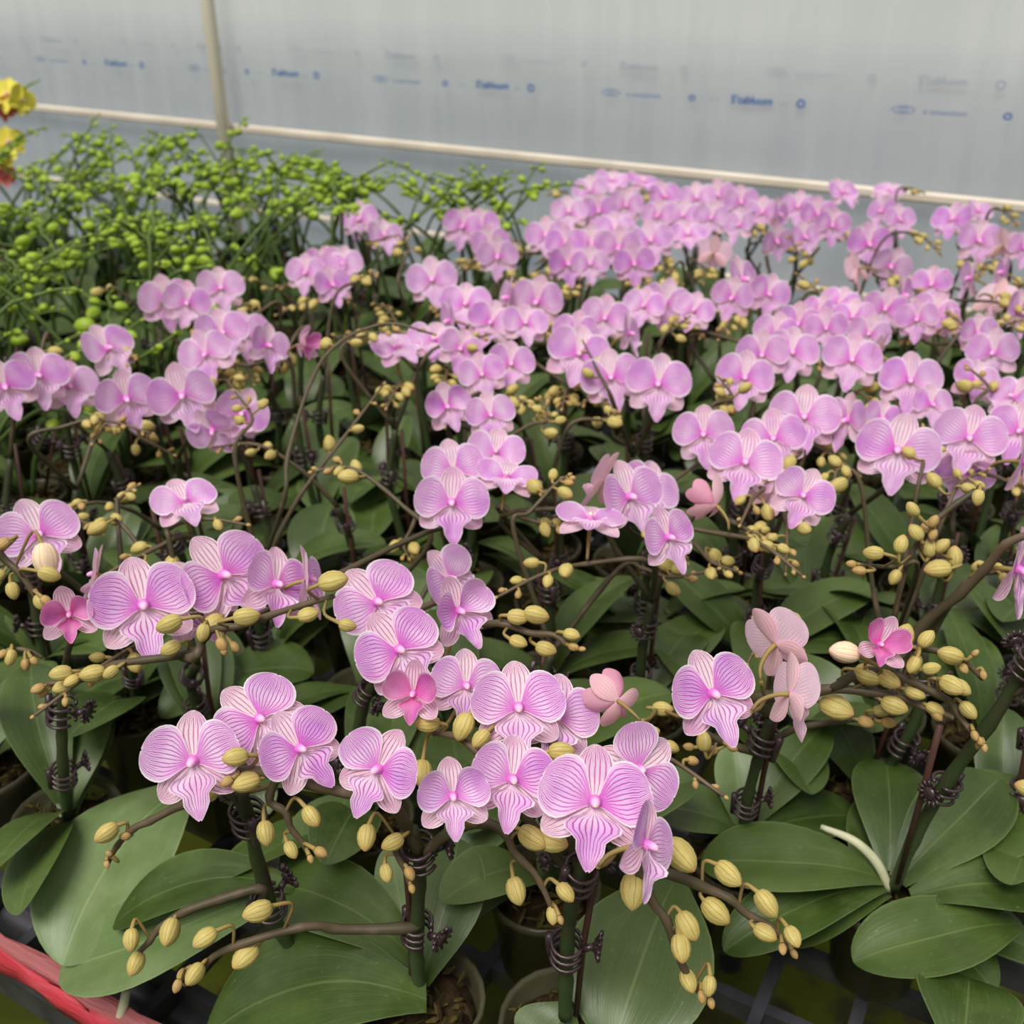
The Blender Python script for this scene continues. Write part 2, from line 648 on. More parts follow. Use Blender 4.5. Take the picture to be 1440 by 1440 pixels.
def ring_geo(cx, cz, rx, rz, w):
    v, f = [], []
    n = 20
    for k in range(n):
        t = 2 * math.pi * k / n
        v += [(cx + rx * math.cos(t), cz + rz * math.sin(t), 0), (cx + (rx - w) * math.cos(t), cz + (rz - w) * math.sin(t), 0)]
    for k in range(n):
        a, b = 2 * k, 2 * ((k + 1) % n)
        f.append((a, b, b + 1, a + 1))
    return v, f


def print_geo():
    gs = []

    def add(vf, dx, dz):
        gs.append(([(x + dx, -0.012, y + dz) for x, y, _ in vf[0]], vf[1], None))
    add(ring_geo(0, 0, 0.019, 0.0060, 0.0016), 0.02, 0.005)
    add(ring_geo(0, 0, 0.008, 0.0030, 0.0012), 0.02, 0.005)
    add(text_geo('a uouuuioun', 0.0135), 0.052, 0.0)
    add(ring_geo(0, 0, 0.007, 0.0058, 0.0032), 0.180, 0.004)
    add(text_geo('-- -', 0.014), 0.212, 0.0)
    add(text_geo("S'tabluum", 0.0195), 0.252, -0.001)
    add(text_geo("S'tabluum", 0.0195), 0.2535, 0.0003)
    add(text_geo('.--', 0.013), 0.342, 0.0)
    add(ring_geo(0, 0, 0.008, 0.0075, 0.0038), 0.378, 0.005)
    return join(*gs)


pv, pf, pu, _ = print_geo()
print_me = mesh('print', pv, pf, M['ink'], smooth=False)
ghost_me = mesh('ghost_print', pv, pf, M['ink_faint'], smooth=False)
for kk in range(-1, 8):
    a0 = -2.447 + 0.528 * (kk - 0)
    if a0 > 1.5:
        continue
    z = 0.400 + 0.004 * kk
    put('lettering', print_me, WALL, Matrix.Translation((a0, 0, z)) @ Matrix.Rotation(math.radians(-0.4), 4, 'Y'))
    put('lettering', ghost_me, WALL, Matrix.Translation((a0 + 0.31, 0.002, z + 0.052)) @ Matrix.Rotation(math.radians(0.4), 4, 'Y'))


# ------------------------------------------------------------------ bench frame, trays, strap
def bench():
    t = bpy.data.objects.new('bench', None)
    COL.objects.link(t)
    t.matrix_world = frame_mat(ab(0, 0, -BENCH), AX, BX, Vector((0, 0, 1)))
    tag(t, 'dark pipe bench under the black orchid trays', 'bench')
    for b in (0.30, 1.0, 1.70):
        v, f, u = tube_geo([(-3.4, b, BENCH - 0.036), (1.7, b, BENCH - 0.036)], [0.016], 10)
        put('rail', mesh('rail', v, f, M['tray'], u), t)
        for a in (-3.2, -1.7, -0.2, 1.4):
            v, f, u = tube_geo([(a, b, 0), (a, b, BENCH - 0.05)], [0.016], 10)
            put('leg', mesh('leg', v, f, M['tray'], u), t)


bench()

TA, TB, CELL = 0.50, 0.375, 0.0625


def tray_parts():
    long_bar = mesh('bar', *box_geo(0, TA, -0.0045, 0.0045, -0.018, 0)[:2], M['tray'], smooth=False)
    short_bar = mesh('bar', *box_geo(-0.0045, 0.0045, 0, TB, -0.017, 0.001)[:2], M['tray'], smooth=False)
    rim_v, rim_f, rim_u, _ = join(
        box_geo(0, TA, 0, 0.006, -0.02, 0.008), box_geo(0, TA, TB - 0.006, TB, -0.02, 0.008),
        box_geo(0, 0.006, 0.006, TB - 0.006, -0.02, 0.008), box_geo(TA - 0.006, TA, 0.006, TB - 0.006, -0.02, 0.008))
    rim = mesh('rim', rim_v, rim_f, M['tray'], smooth=False)
    # round seat rings that hold the pots
    ring_v, ring_f, ring_u = lathe_geo([(0.030, 0.0), (0.033, 0.0), (0.033, 0.006), (0.030, 0.006), (0.030, 0.0)], 18)
    return long_bar, short_bar, rim, mesh('pot_seat', ring_v, ring_f, M['tray'])


LONG, SHORT, RIM, SEAT = tray_parts()
tray_i = 0
tcount = {}
TORD = ['leftmost', 'second from left', 'third from left', 'fourth from left', 'fifth from left', 'sixth from left', 'seventh from left', 'eighth from left']
for jb in range(4):
    for ia in range(-7, 4):
        a0, b0 = ia * (TA + 0.004) + 0.18, 0.245 + jb * (TB + 0.004)
        c = [project(ab(a0 + x * TA, b0 + y * TB, 0.0)) for x in (0, .5, 1) for y in (0, .5, 1)]
        if not any(-60 < q[0] < 1500 and 60 < q[1] < 1560 for q in c):
            continue
        t = bpy.data.objects.new('plant_tray', None)
        COL.objects.link(t)
        t.matrix_world = frame_mat(ab(a0, b0, -0.002), AX, BX, Vector((0, 0, 1)))
        row = ['front row next to the red strap', 'second row of trays', 'third row of trays', 'last row by the film wall'][jb]
        tag(t, 'black grid plant tray, %s of the %s' % (TORD[tcount.setdefault(jb, 0)], row), 'tray', 'black plant trays under the orchids')
        tcount[jb] += 1
        put('rim', RIM, t)
        for k in range(1, 6):
            put('bar', LONG, t, Matrix.Translation((0, k * CELL, 0)))
        for k in range(1, 8):
            put('bar', SHORT, t, Matrix.Translation((k * CELL, 0, 0)))
        tray_i += 1


def strap():
    def on_b(px, py, z):
        p = atZ(px, py, z)
        return p.x * BX.x + p.y * BX.y
    hi, lo, mid = 0.030, 0.010, 0.026
    b_hi = (on_b(0, 1303, hi) + on_b(210, 1436, hi)) / 2
    b_mid = (on_b(0, 1342, mid) + on_b(165, 1436, mid)) / 2
    b_lo = (on_b(0, 1374, lo) + on_b(120, 1438, lo)) / 2
    prof = [(b_lo, lo), (b_lo * .5 + b_mid * .5 - .001, (lo + mid) / 2 - .001), (b_mid - .001, mid - .001), (b_mid, mid), (b_mid + .0012, mid - .0012),
            (b_mid * .5 + b_hi * .5, (mid + hi) / 2 - .002), (b_hi, hi)]
    vs = [0.0, 0.22, 0.42, 0.47, 0.52, 0.75, 1.0]
    na = 90
    v, f, u = [], [], []
    for i in range(na + 1):
        a = -1.7 + 2.0 * i / na
        for j, (b, z) in enumerate(prof):
            w = 0.0009 * math.sin(a * 57 + j * 2) + 0.0008 * math.sin(a * 91 + j) + 0.001 * math.sin(a * 21 + j * .7)
            v.append(ab(a, b + w, z + w * .8))
            u.append((i / na, vs[j]))
    n = len(prof)
    for i in range(na):
        for j in range(n - 1):
            f.append((i * n + j, i * n + j + 1, (i + 1) * n + j + 1, (i + 1) * n + j))
    o = put('strap', mesh('strap', v, f, M['strap'], u))
    md = o.modifiers.new('thickness', 'SOLIDIFY')
    md.thickness = 0.0008
    tag(o, 'folded red plastic strap running along the front edge of the trays', 'strap')


strap()


# ------------------------------------------------------------------ flower meshes
def blade(L, W, prof, ang, bend=0.0, cup=0.0, z0=0.0, skew=0.0, ruffle=0.0, nu=9, nv=8, u0=0.03):
    """a petal: u runs from the claw to the tip, v across; returns verts, faces, uvs (flower frame: x right, y up, z to the viewer)"""
    v, f, uv = [], [], []
    ca, sa = math.cos(math.radians(ang)), math.sin(math.radians(ang))
    for i in range(nu + 1):
        u = i / nu
        uu = math.sin(u * math.pi / 2) ** 1.08
        w = prof(uu) * W
        for j in range(nv + 1):
            t = -1 + 2 * j / nv
            s = (u0 + uu * (1 + 0.02 * t * t)) * L
            y = t * w + skew * math.sin(math.pi * uu) * L
            h = z0 + bend * uu * uu * L + cup * (t * t) * w + ruffle * math.sin(uu * 9 + t * 5) * abs(t) * w
            v.append((s * ca - y * sa, s * sa + y * ca, h))
            uv.append((u, (t + 1) / 2))
    for i in range(nu):
        for j in range(nv):
            p = i * (nv + 1) + j
            f.append((p, p + nv + 1, p + nv + 2, p + 1))
    return v, f, uv


def p_round(u):
    if u < 0.55:
        return 0.09 + 0.91 * math.sin(math.pi / 2 * (u / 0.55)) ** 1.5
    return math.sqrt(max(0.0, 1 - ((u - 0.55) / 0.4505) ** 2.3))


def p_oval(u):
    if u < 0.55:
        return 0.22 + 0.78 * math.sin(math.pi / 2 * (u / 0.55))
    return max(0.0, 1 - ((u - 0.55) / 0.4505) ** 2.0) ** 0.62


_lip = [(0, .16), (.10, .17), (.17, .40), (.24, .84), (.32, 1.0), (.40, .96), (.46, .74), (.52, .52), (.58, .50), (.68, .50), (.80, .38), (.90, .24), (.97, .13), (1, .05)]


def p_lip(u):
    return float(np.interp(u, [a for a, _ in _lip], [b for _, b in _lip]))


def flower_kind(kind, seed):
    r = random.Random(seed)
    j = lambda s: r.uniform(-s, s)
    g = {}
    cupP = dict(open=0.10, cupped=1.2, half=2.0)[kind]
    bendP = dict(open=0.10, cupped=0.42, half=0.85)[kind]
    bendS = dict(open=-0.06, cupped=0.18, half=0.55)[kind]
    sh = dict(open=1.0, cupped=0.92, half=0.80)[kind]
    g['sepal'] = [
        blade(0.50, 0.175, p_oval, 90 + j(5), bendS + j(.06), 0.25, -0.03),
        blade(0.50, 0.160, p_oval, 218 + j(7), bendS + j(.06), 0.25, -0.035),
        blade(0.50, 0.160, p_oval, -38 + j(7), bendS + j(.06), 0.25, -0.035)]
    a = 18 + j(6)
    g['petal'] = [
        blade(0.50 * sh, 0.295 * sh, p_round, a, bendP + j(.16), cupP * .5 + j(.06), 0.0, 0.03, 0.03, 12, 10),
        blade(0.50 * sh, 0.295 * sh, p_round, 180 - a + j(3), bendP + j(.16), cupP * .5 + j(.06), 0.002, -0.03, 0.03, 12, 10)]
    g['lip'] = [blade(0.56 * sh, 0.26 * sh, p_lip, -90 + j(6), 0.12 + bendP * .5 + j(.12), 0.42 + cupP * .3, 0.02, 0, 0.16, 18, 10)]
    # column, ovary and the stalk behind it
    ax = [(0, 0.01, -0.01), (0, 0.014, 0.02), (0, 0.012, 0.05), (0, 0.002, 0.085), (0, -0.016, 0.115), (0, -0.032, 0.130), (0, -0.040, 0.134)]
    cv, cf, cu = tube_geo(ax, [0.062, 0.064, 0.050, 0.042, 0.038, 0.026, 0.006], 12)
    sv, sf, su = tube_geo(smooth_path([(0, -0.25, -0.52), (0, -0.12, -0.42), (0, -0.03, -0.22), (0, 0, -0.02)], 3), [0.024, 0.028, 0.03, 0.036], 6)
    g['core'] = (cv, cf, cu), (sv, sf, su)
    return g


FL = {}


def flower_meshes(kind, seed):
    key = (kind, seed)
    if key in FL:
        return FL[key]
    g = flower_kind(kind, seed)
    pm = M['flush'] if kind == 'half' else M['petal']
    lm = M['flush'] if kind == 'half' else M['lip']
    (c, s) = g['core']
    core = join((*c, 0), (*s, 1))
    d = {'core': mesh('flower', core[0], core[1], [M['column'], M['pedicel']], core[2], core[3])}
    d['sepal'] = [mesh('sepal', *x[:2], M['sepal'], x[2]) for x in g['sepal']]
    d['petal'] = [mesh('petal', *x[:2], pm, x[2]) for x in g['petal']]
    d['lip'] = [mesh('lip', *x[:2], lm, x[2]) for x in g['lip']]
    w = join((*c, 0), (*s, 1), *[(*x, 2) for x in g['sepal']], *[(*x, 3) for x in g['petal']], *[(*x, 4) for x in g['lip']])
    d['whole'] = mesh('flower', w[0], w[1], [M['column'], M['pedicel'], M['sepal'], pm, lm], w[2], w[3])
    FL[key] = d
    return d


def flower_frame(loc, yaw, pitch, roll):
    f = (Vector((0, 0, CAMZ)) - loc).normalized()
    r = Vector((0, 0, 1)).cross(f).normalized()
    u = f.cross(r)
    cy, sy = math.cos(math.radians(yaw)), math.sin(math.radians(yaw))
    n = f * cy + r * sy
    x = r * cy - f * sy
    cp, sp = math.cos(math.radians(pitch)), math.sin(math.radians(pitch))
    n2 = n * cp + u * sp
    y = u * cp - n * sp
    cr_, sr = math.cos(math.radians(roll)), math.sin(math.radians(roll))
    x2 = x * cr_ - y * sr
    y2 = y * cr_ + x * sr
    return x2, y2, n2


def bud_mesh(name, m, seed, small=False):
    r = random.Random(seed)
    prof = [(0.05, 0.0), (0.20, 0.05), (0.30, 0.18), (0.355, 0.38), (0.35, 0.56), (0.28, 0.76), (0.17, 0.90), (0.07, 0.975), (0.0, 1.0)]
    s = 18
    verts, faces, uvs = lathe_geo(prof, s)
    out = []
    ph = r.uniform(0, 6)
    for i, (x, y, z) in enumerate(verts):
        a = math.atan2(y, x)
        k = 1 + 0.055 * math.cos(3 * (a - ph)) - 0.05 * max(0, math.cos(3 * (a - ph) + math.pi)) ** 6
        out.append((x * k + 0.05 * z * z, y * k, z))
    return mesh(name, out, faces, m, uvs)


BUDS = {k: [bud_mesh('bud', M[m], i) for i in range(2)] for k, m in (('o', 'bud'), ('s', 'bud_small'), ('p', 'bud_blush'), ('g', 'bud_green'))}


# ------------------------------------------------------------------ leaves, clips, pots
def leaf_geo(base, tip, width, up=None, arch=0.15, fold=0.25, tipw=0.62, side=0.0, twist=0.0):
    """orchid leaf from base to tip (any frame)."""
    base, tip = Vector(base), Vector(tip)
    d = tip - base
    L = d.length
    d = d.normalized()
    up = Vector(up) if up is not None else Vector((0, 0, 1))
    s = d.cross(up).normalized()
    n = s.cross(d).normalized()
    nu, nv = 16, 8
    v, f, uv = [], [], []
    for i in range(nu + 1):
        u = math.sin(math.pi / 2 * i / nu) ** 1.15
        if u < tipw:
            w = 0.22 + 0.78 * math.sin(math.pi / 2 * u / tipw) ** 1.1
        else:
            w = max(0.0, 1 - ((u - tipw) / (1.0005 - tipw)) ** 2.1) ** 0.55
        w *= width / 2
        c = base + d * (u * L) + n * (arch * L * 4 * u * (1 - u)) + s * (side * L * math.sin(math.pi * u))
        tw = twist * u
        s2 = s * math.cos(tw) + n * math.sin(tw)
        n2 = n * math.cos(tw) - s * math.sin(tw)
        for j in range(nv + 1):
            t = -1 + 2 * j / nv
            wav = 0.03 * math.sin(u * 8 + t) * w
            p = c + s2 * (t * w) + n2 * (fold * w * (abs(t) ** 1.3 - 0.4 * t ** 4) + wav)
            v.append(p)
            uv.append((u, j / nv))
    for i in range(nu):
        for j in range(nv):
            p = i * (nv + 1) + j
            f.append((p, p + 1, p + nv + 2, p + nv + 1))
    return v, f, uv


def unit_leaf(seed):
    r = random.Random(seed)
    v, f, uv = leaf_geo((0.004, 0, 0), (0.125 * r.uniform(.9, 1.1), 0, r.uniform(-0.01, 0.05)), r.uniform(0.052, 0.066), None,
                        r.uniform(.08, .22), r.uniform(.15, .35), r.uniform(.5, .66), r.uniform(-.06, .06), r.uniform(-.3, .3))
    return mesh('leaf', v, f, M['leaf'], uv)


LEAVES = [unit_leaf(40 + i) for i in range(7)]


def clip_mesh():
    """dark plastic orchid clip: three open rings round the stem, a hinge and a toothed grip disc"""
    gs = []
    for k in range(3):
        pts = [(0.0085 * math.cos(t), 0.0085 * math.sin(t), (k - 1) * 0.0062 + 0.0012 * math.sin(t)) for t in np.linspace(0.35, 6.0, 16)]
        gs.append((*tube_geo(pts, [0.0012], 5), 0))
    gs.append((*tube_geo([(-0.009, 0, -0.010), (-0.010, 0, 0.010)], [0.0024], 6), 0))
    gs.append((*tube_geo([(0.008, 0.002, 0.0), (0.014, 0.003, 0.003)], [0.0022], 6), 0))
    # toothed grip: hub with 12 stubby teeth
    v, f, u = lathe_geo([(0.0, 0.0022), (0.0034, 0.0022), (0.0050, 0.0), (0.0034, -0.0022), (0.0, -0.0022)], 12)
    v = [(0.016 + z, y + 0.003, x + 0.004) for x, y, z in v]
    gs.append((v, f, u, 0))
    for q in range(12):
        a = q * math.pi / 6
        p0 = (0.016, 0.003 + 0.0042 * math.cos(a), 0.004 + 0.0042 * math.sin(a))
        p1 = (0.0175, 0.003 + 0.0082 * math.cos(a), 0.004 + 0.0082 * math.sin(a))
        gs.append((*tube_geo([p0, p1], [0.0013, 0.0009], 5), 0))
    V, F, U, MI = join(*gs)
    return mesh('stem_clip', V, F, M['clip'], U)


CLIP = clip_mesh()


def pot_meshes():
    prof = [(0.0, 0.001), (0.026, 0.001), (0.029, 0.004), (0.038, 0.076), (0.041, 0.078), (0.041, 0.083), (0.039, 0.084), (0.037, 0.080), (0.0285, 0.006), (0.0, 0.004)]
    v, f, u = lathe_geo(prof, 22)
    pot = mesh('pot', v, f, M['pot'], u)
    r = random.Random(5)
    gs = []
    v, f, u = lathe_geo([(0.0, 0.006), (0.027, 0.007), (0.0345, 0.066), (0.026, 0.073), (0.0, 0.076)], 16)
    v = [(x * r.uniform(.95, 1.0), y * r.uniform(.95, 1.0), z + r.uniform(0, .003)) for x, y, z in v]
    gs.append((v, f, u, 0))
    for k in range(70):
        a, rr = r.uniform(0, 6.28), 0.033 * math.sqrt(r.random())
        c = Vector((rr * math.cos(a), rr * math.sin(a), 0.073 + r.uniform(0, .010)))
        d = Vector((r.uniform(-1, 1), r.uniform(-1, 1), r.uniform(-.3, .8))).normalized() * r.uniform(.003, .009)
        gs.append((*tube_geo([c - d, c + d * .2, c + d], [0.0008, r.uniform(.0012, .0026), 0.0006], 4), 1 if r.random() < .6 else 0))
    V, F, U, MI = join(*gs)
    return pot, mesh('potting_moss', V, F, [M['bark'], M['moss']], U, MI, smooth=False)


POT, MOSS = pot_meshes()

# ------------------------------------------------------------------ measured flowers: px, py, width px, yaw, pitch, roll, kind, dz
FLOWERS = '''
272 1072 138 -18 0 6 o
366 1012 128 5 5 -38 o
422 1054 120 18 0 -30 o
531 1083 122 -22 0 34 o
637 1121 108 4 -4 -3 c
720 1098 124 14 2 8 o
836 1130 158 4 4 3 o
581 977 92 -8 4 8 h
655 966 104 12 4 6 o -0.02
729 997 131 3 4 -2 o
782 1010 122 15 5 10 o -0.012
532 848 122 6 8 -36 o
562 915 126 12 4 -30 o
645 860 104 30 0 -22 c
632 815 98 42 6 -42 o -0.02
898 1083 128 30 4 52 o -0.02
908 1190 132 66 4 16 o
868 985 86 -150 15 50 h
1003 977 128 22 4 -26 o
1092 905 112 140 34 24 o
1112 976 112 118 6 4 o
1237 908 78 20 20 10 h
1430 802 118 72 0 -10 o
202 853 140 0 4 0 o
315 810 130 20 4 -30 o
272 846 118 0 0 -20 o -0.03
388 823 108 36 4 18 o
432 816 98 78 0 5 o
55 753 110 6 10 -6 o
97 864 82 -5 -5 4 h
135 808 84 -95 20 10 o
260 706 90 4 38 -8 o
635 708 102 2 2 3 o
638 662 90 4 8 -6 o
697 637 80 5 24 8 o
712 672 84 10 52 14 o
885 700 106 38 10 -16 o
848 675 86 -110 20 -10 o
830 732 96 4 62 4 o
912 690 92 30 20 20 o -0.02
940 757 92 40 10 -20 o
629 573 70 8 6 -16 c
690 585 70 6 10 -8 o
718 513 68 10 10 6 o
678 528 66 0 10 -14 o
813 500 92 12 20 14 o
925 542 90 3 10 2 o
860 532 84 -8 6 -14 o
850 449 70 6 10 10 o
1047 652 102 8 14 8 o
1128 698 86 14 10 18 o
1130 588 96 5 12 -2 o
1197 508 82 8 14 4 o
1280 537 84 2 10 -4 o
1262 635 110 0 8 2 o
1362 618 98 8 10 4 o
1434 608 88 -10 12 0 o
1088 618 88 -6 8 -14 o
990 612 84 -8 4 -10 o
1046 533 82 12 12 8 o
1113 497 76 6 14 0 o
1072 500 72 -14 12 -6 o
1312 443 66 4 10 2 o
1192 592 78 -64 10 -6 o
1006 710 74 -140 20 10 h
1397 498 72 -10 18 0 o
1372 537 70 12 24 6 o
1440 650 92 60 0 -20 o
1355 668 80 20 -20 0 o -0.03
1085 684 72 170 -20 20 o -0.02
1235 500 66 -80 20 0 o
1310 570 60 20 20 0 o
53 530 84 3 12 0 o
8 545 82 -6 10 -8 o
98 545 76 16 8 12 o -0.02
152 492 80 22 26 -6 o
178 562 84 -6 6 -12 o
257 557 92 2 8 -2 o
312 470 76 6 10 8 o
345 472 72 10 14 -8 o -0.02
290 500 76 -10 12 -10 o
376 487 68 30 14 8 o
424 484 50 60 10 0 h
234 424 74 4 14 -4 o
262 428 66 24 4 12 o
310 407 66 2 20 6 o
338 582 76 18 0 20 o -0.02
300 606 72 -10 -30 -20 o -0.03
430 385 56 -8 20 -6 o
455 374 58 2 20 4 o
481 372 56 16 22 10 o
468 402 56 10 10 -10 o
506 310 56 -20 24 6 o
540 332 52 12 20 0 o
650 320 56 4 10 6 o
690 345 56 10 16 -6 o
700 362 58 2 6 4 o
678 318 50 -10 20 0 o
608 395 70 0 16 0 o
655 430 72 4 20 -4 o
632 452 64 -12 10 10 o
610 480 72 10 50 0 o
560 490 78 4 56 -6 o
646 492 62 20 20 10 o
755 426 76 3 10 0 o
714 420 66 -8 14 -10 o
690 455 66 4 10 8 o
738 456 64 8 20 0 o
810 470 66 -16 14 0 o
885 470 60 16 10 10 o
935 426 68 2 14 0 o
905 432 60 -14 14 0 o
975 438 58 18 14 6 o
1045 395 76 10 20 -10 o
1080 415 62 40 10 10 o
1030 420 60 -20 0 0 o
865 325 58 0 20 4 o
915 340 62 4 14 -4 o
870 350 62 -4 12 4 o
795 345 58 6 14 0 o
768 332 56 -8 20 0 o
798 372 60 4 6 6 o
892 372 58 8 10 0 o
832 345 56 -6 10 0 o
830 372 52 10 0 0 o
800 300 52 -6 20 0 o
860 256 50 0 60 0 o
905 258 50 14 66 10 o
830 270 50 -20 30 0 o
842 298 52 4 14 0 o
880 290 50 10 10 0 o
935 278 50 4 20 0 o
980 280 50 -8 16 0 o
1010 276 48 6 22 0 o
1042 286 50 0 16 4 o
1040 318 52 8 14 0 o
1000 308 50 -10 10 0 o
960 305 50 6 12 0 o
1072 300 48 -12 14 0 o
1094 302 48 14 18 0 o
1122 292 48 -4 14 0 o
1150 302 50 4 12 0 o
1186 272 50 30 50 0 o
1170 318 50 12 10 0 o
968 332 52 -14 40 0 o
1092 340 48 24 4 0 o
1132 335 48 16 10 0 o
1004 356 48 150 20 0 o
925 305 48 -8 20 0 o
1250 270 46 -30 60 0 o
1240 298 48 -40 20 0 o
1265 310 46 30 20 0 o
1222 345 64 2 14 0 o
1252 375 56 30 0 10 o
1205 378 54 -30 -20 10 o
1340 310 56 -14 30 0 o
1376 298 44 30 40 0 o
1376 340 62 4 12 -6 o
1412 345 48 140 20 0 o
1440 350 50 20 10 0 o
1365 392 58 2 14 0 o
1410 384 54 -8 14 0 o
1398 420 60 150 -20 0 o
1310 402 58 0 18 0 o
1270 416 60 -10 14 0 o
1180 427 56 -14 24 0 o
1122 456 62 0 12 0 o
1162 462 58 8 14 0 o
1200 447 58 -4 10 0 o
1245 435 62 10 14 0 o
1290 450 58 -20 10 0 o
1340 455 60 60 20 0 o
1432 440 66 -20 20 0 o
1150 440 54 -20 30 0 o
1222 470 58 10 10 0 o
1375 470 58 20 10 0 o
1090 470 62 -8 14 0 o
1425 560 76 10 30 0 o
1240 590 60 20 10 0 o -0.03
'''
# bud sprays drawn over the nearest free plant: px,py points | number of buds | height
SPRAYS = '''
606 758 567 712 513 668 478 656 438 664 | 6 | .27
722 745 745 720 782 680 800 668 | 6 | .29
700 715 735 728 770 738 800 745 | 5 | .27
600 690 580 740 568 765 575 785 | 4 | .25
870 800 905 800 945 812 1010 800 | 6 | .25
980 720 1030 735 1060 750 1082 760 | 7 | .28
960 760 1000 790 1040 805 | 5 | .26
200 790 175 742 152 730 122 742 | 6 | .26
240 770 240 742 290 730 348 738 | 3 | .28
165 720 170 700 195 682 | 4 | .27
40 620 90 600 140 590 215 610 | 8 | .28
150 575 190 610 245 640 | 5 | .26
330 640 355 590 330 550 | 5 | .30
400 700 405 640 440 530 480 480 545 455 610 470 | 5 | .31
420 700 480 620 540 540 | 4 | .27
480 500 520 470 570 468 | 5 | .31
470 420 505 395 530 385 | 6 | .31
560 400 575 350 560 330 | 5 | .30
700 640 740 600 770 590 760 560 | 9 | .28
800 600 850 590 870 580 | 6 | .28
860 560 840 520 820 480 | 3 | .30
1000 580 1030 560 1010 530 | 6 | .30
1210 680 1180 660 1170 690 | 6 | .29
1130 640 1110 650 1105 615 | 4 | .29
1330 720 1350 680 1390 660 | 6 | .29
1290 690 1300 640 1298 600 | 3 | .29
1370 570 1390 545 1360 515 | 5 | .30
1340 480 1355 460 1330 440 | 6 | .30
1400 470 1420 455 1440 450 | 6 | .30
930 480 945 465 970 445 | 7 | .30
1130 420 1150 410 1120 385 | 6 | .30
1150 350 1130 365 1110 330 | 7 | .30
1240 340 1290 330 1325 360 | 8 | .31
1260 275 1280 265 1300 272 | 5 | .31
1390 300 1415 300 1430 320 | 6 | .31
780 390 790 410 830 400 | 8 | .30
700 400 720 395 745 400 | 6 | .30
820 330 850 345 890 320 | 6 | .30
910 300 900 275 920 270 | 5 | .30
800 280 790 270 770 275 | 4 | .30
600 500 655 480 690 470 | 5 | .30
500 330 520 340 560 330 | 4 | .31
395 430 360 440 340 425 | 6 | .30
170 410 150 410 140 405 | 4 | .30
430 460 400 500 390 520 | 5 | .29
70 470 60 505 100 505 | 2 | .31
170 470 160 500 190 505 | 5 | .30
660 560 720 560 750 570 | 8 | .28
1060 300 1060 320 1080 325 | 5 | .30
960 370 940 390 960 400 | 7 | .30
'''

# ------------------------------------------------------------------ plants
PLANTS = []


class Plant:
    def __init__(self, base, kind='pink', name=None):
        self.base = base.copy()
        self.base.z = BENCH
        self.kind = kind
        self.label = name
        self.flowers = []      # (loc, frame, size, kind)
        self.sprays = []       # (points, n buds)
        self.branches = []     # manual: (points, r0, r1)
        self.buds = []         # manual: (centre, dir, length, kind, anchor)
        self.leaves = []       # manual leaf geometry
        self.stem = None       # manual stem points
        self.stakes = None
        self.clips = None
        self.roots = []
        self.auto_leaves = True
        self.spread = 0
        self.a = base.x * AX.x + base.y * AX.y
        self.b = base.x * BX.x + base.y * BX.y
        PLANTS.append(self)


def add_plant(px, py, label=None):
    return Plant(atZ(px, py, 0.095), 'pink', label)


PA = add_plant(418, 1335, 'front-row pink orchid farthest left, three open flowers above two big pale leaves')
PB = add_plant(590, 1385, 'middle front-row pink orchid with two tilted striped flowers and a bud spray reaching far left')
PC = add_plant(795, 1422, 'front-row pink orchid bearing the largest wide-open flower, buds arching down before it')
PD = add_plant(1048, 1180, 'pink orchid with a long level spray of yellowish buds and ringed clips')
PE = add_plant(1255, 1238, 'orchid in a visible clear pot with dark broad leaves and a pale aerial root')
PG = add_plant(505, 1130, 'pink orchid with two rotated flowers above the cupped magenta one')
MANUAL = [PA, PB, PC, PD, PE, PG]

PITCH_A, PITCH_B = 0.100, 0.107
for jb in range(14):
    b = 0.335 + jb * PITCH_B
    if b > 1.74:
        continue
    for ia in range(-26, 10):
        a = ia * PITCH_A + 0.035 * (jb % 2) + 0.03
        q = ab(a + rnd.uniform(-.012, .012), b + rnd.uniform(-.012, .012), 0)
        if any((Vector((q.x, q.y, 0)) - Vector((p.base.x, p.base.y, 0))).length < 0.078 for p in MANUAL):
            continue
        px, py, dep = project(Vector((q.x, q.y, BENCH + 0.095)))
        if not (-170 < px < 1610 and py < 1560):
            continue
        if b > 1.45 and 1105 < px < 1215 and a > -0.9:
            continue
        if 880 < px and py > 1290:
            continue
        if px < 330 and py > 1180:
            continue
        if 330 < px < 900 and py > 1425:
            continue
        limit = -0.93 + 0.22 * max(0.0, (b - 1.2) / 0.5)
        if a < limit - 0.03:
            if b > 0.36 and b < 1.68 and q.y < 2.2:
                Plant(q, 'green')
        else:
            Plant(q, 'pink')

PINK = [p for p in PLANTS if p.kind == 'pink']


def nearest(loc, back=0.0, free=None):
    q = Vector((loc.x, loc.y + back, 0))
    best, bd = None, 9
    for p in (free or PINK):
        d = (Vector((p.base.x, p.base.y, 0)) - q).length + 0.012 * len(p.flowers)
        if d < bd:
            best, bd = p, d
    return best


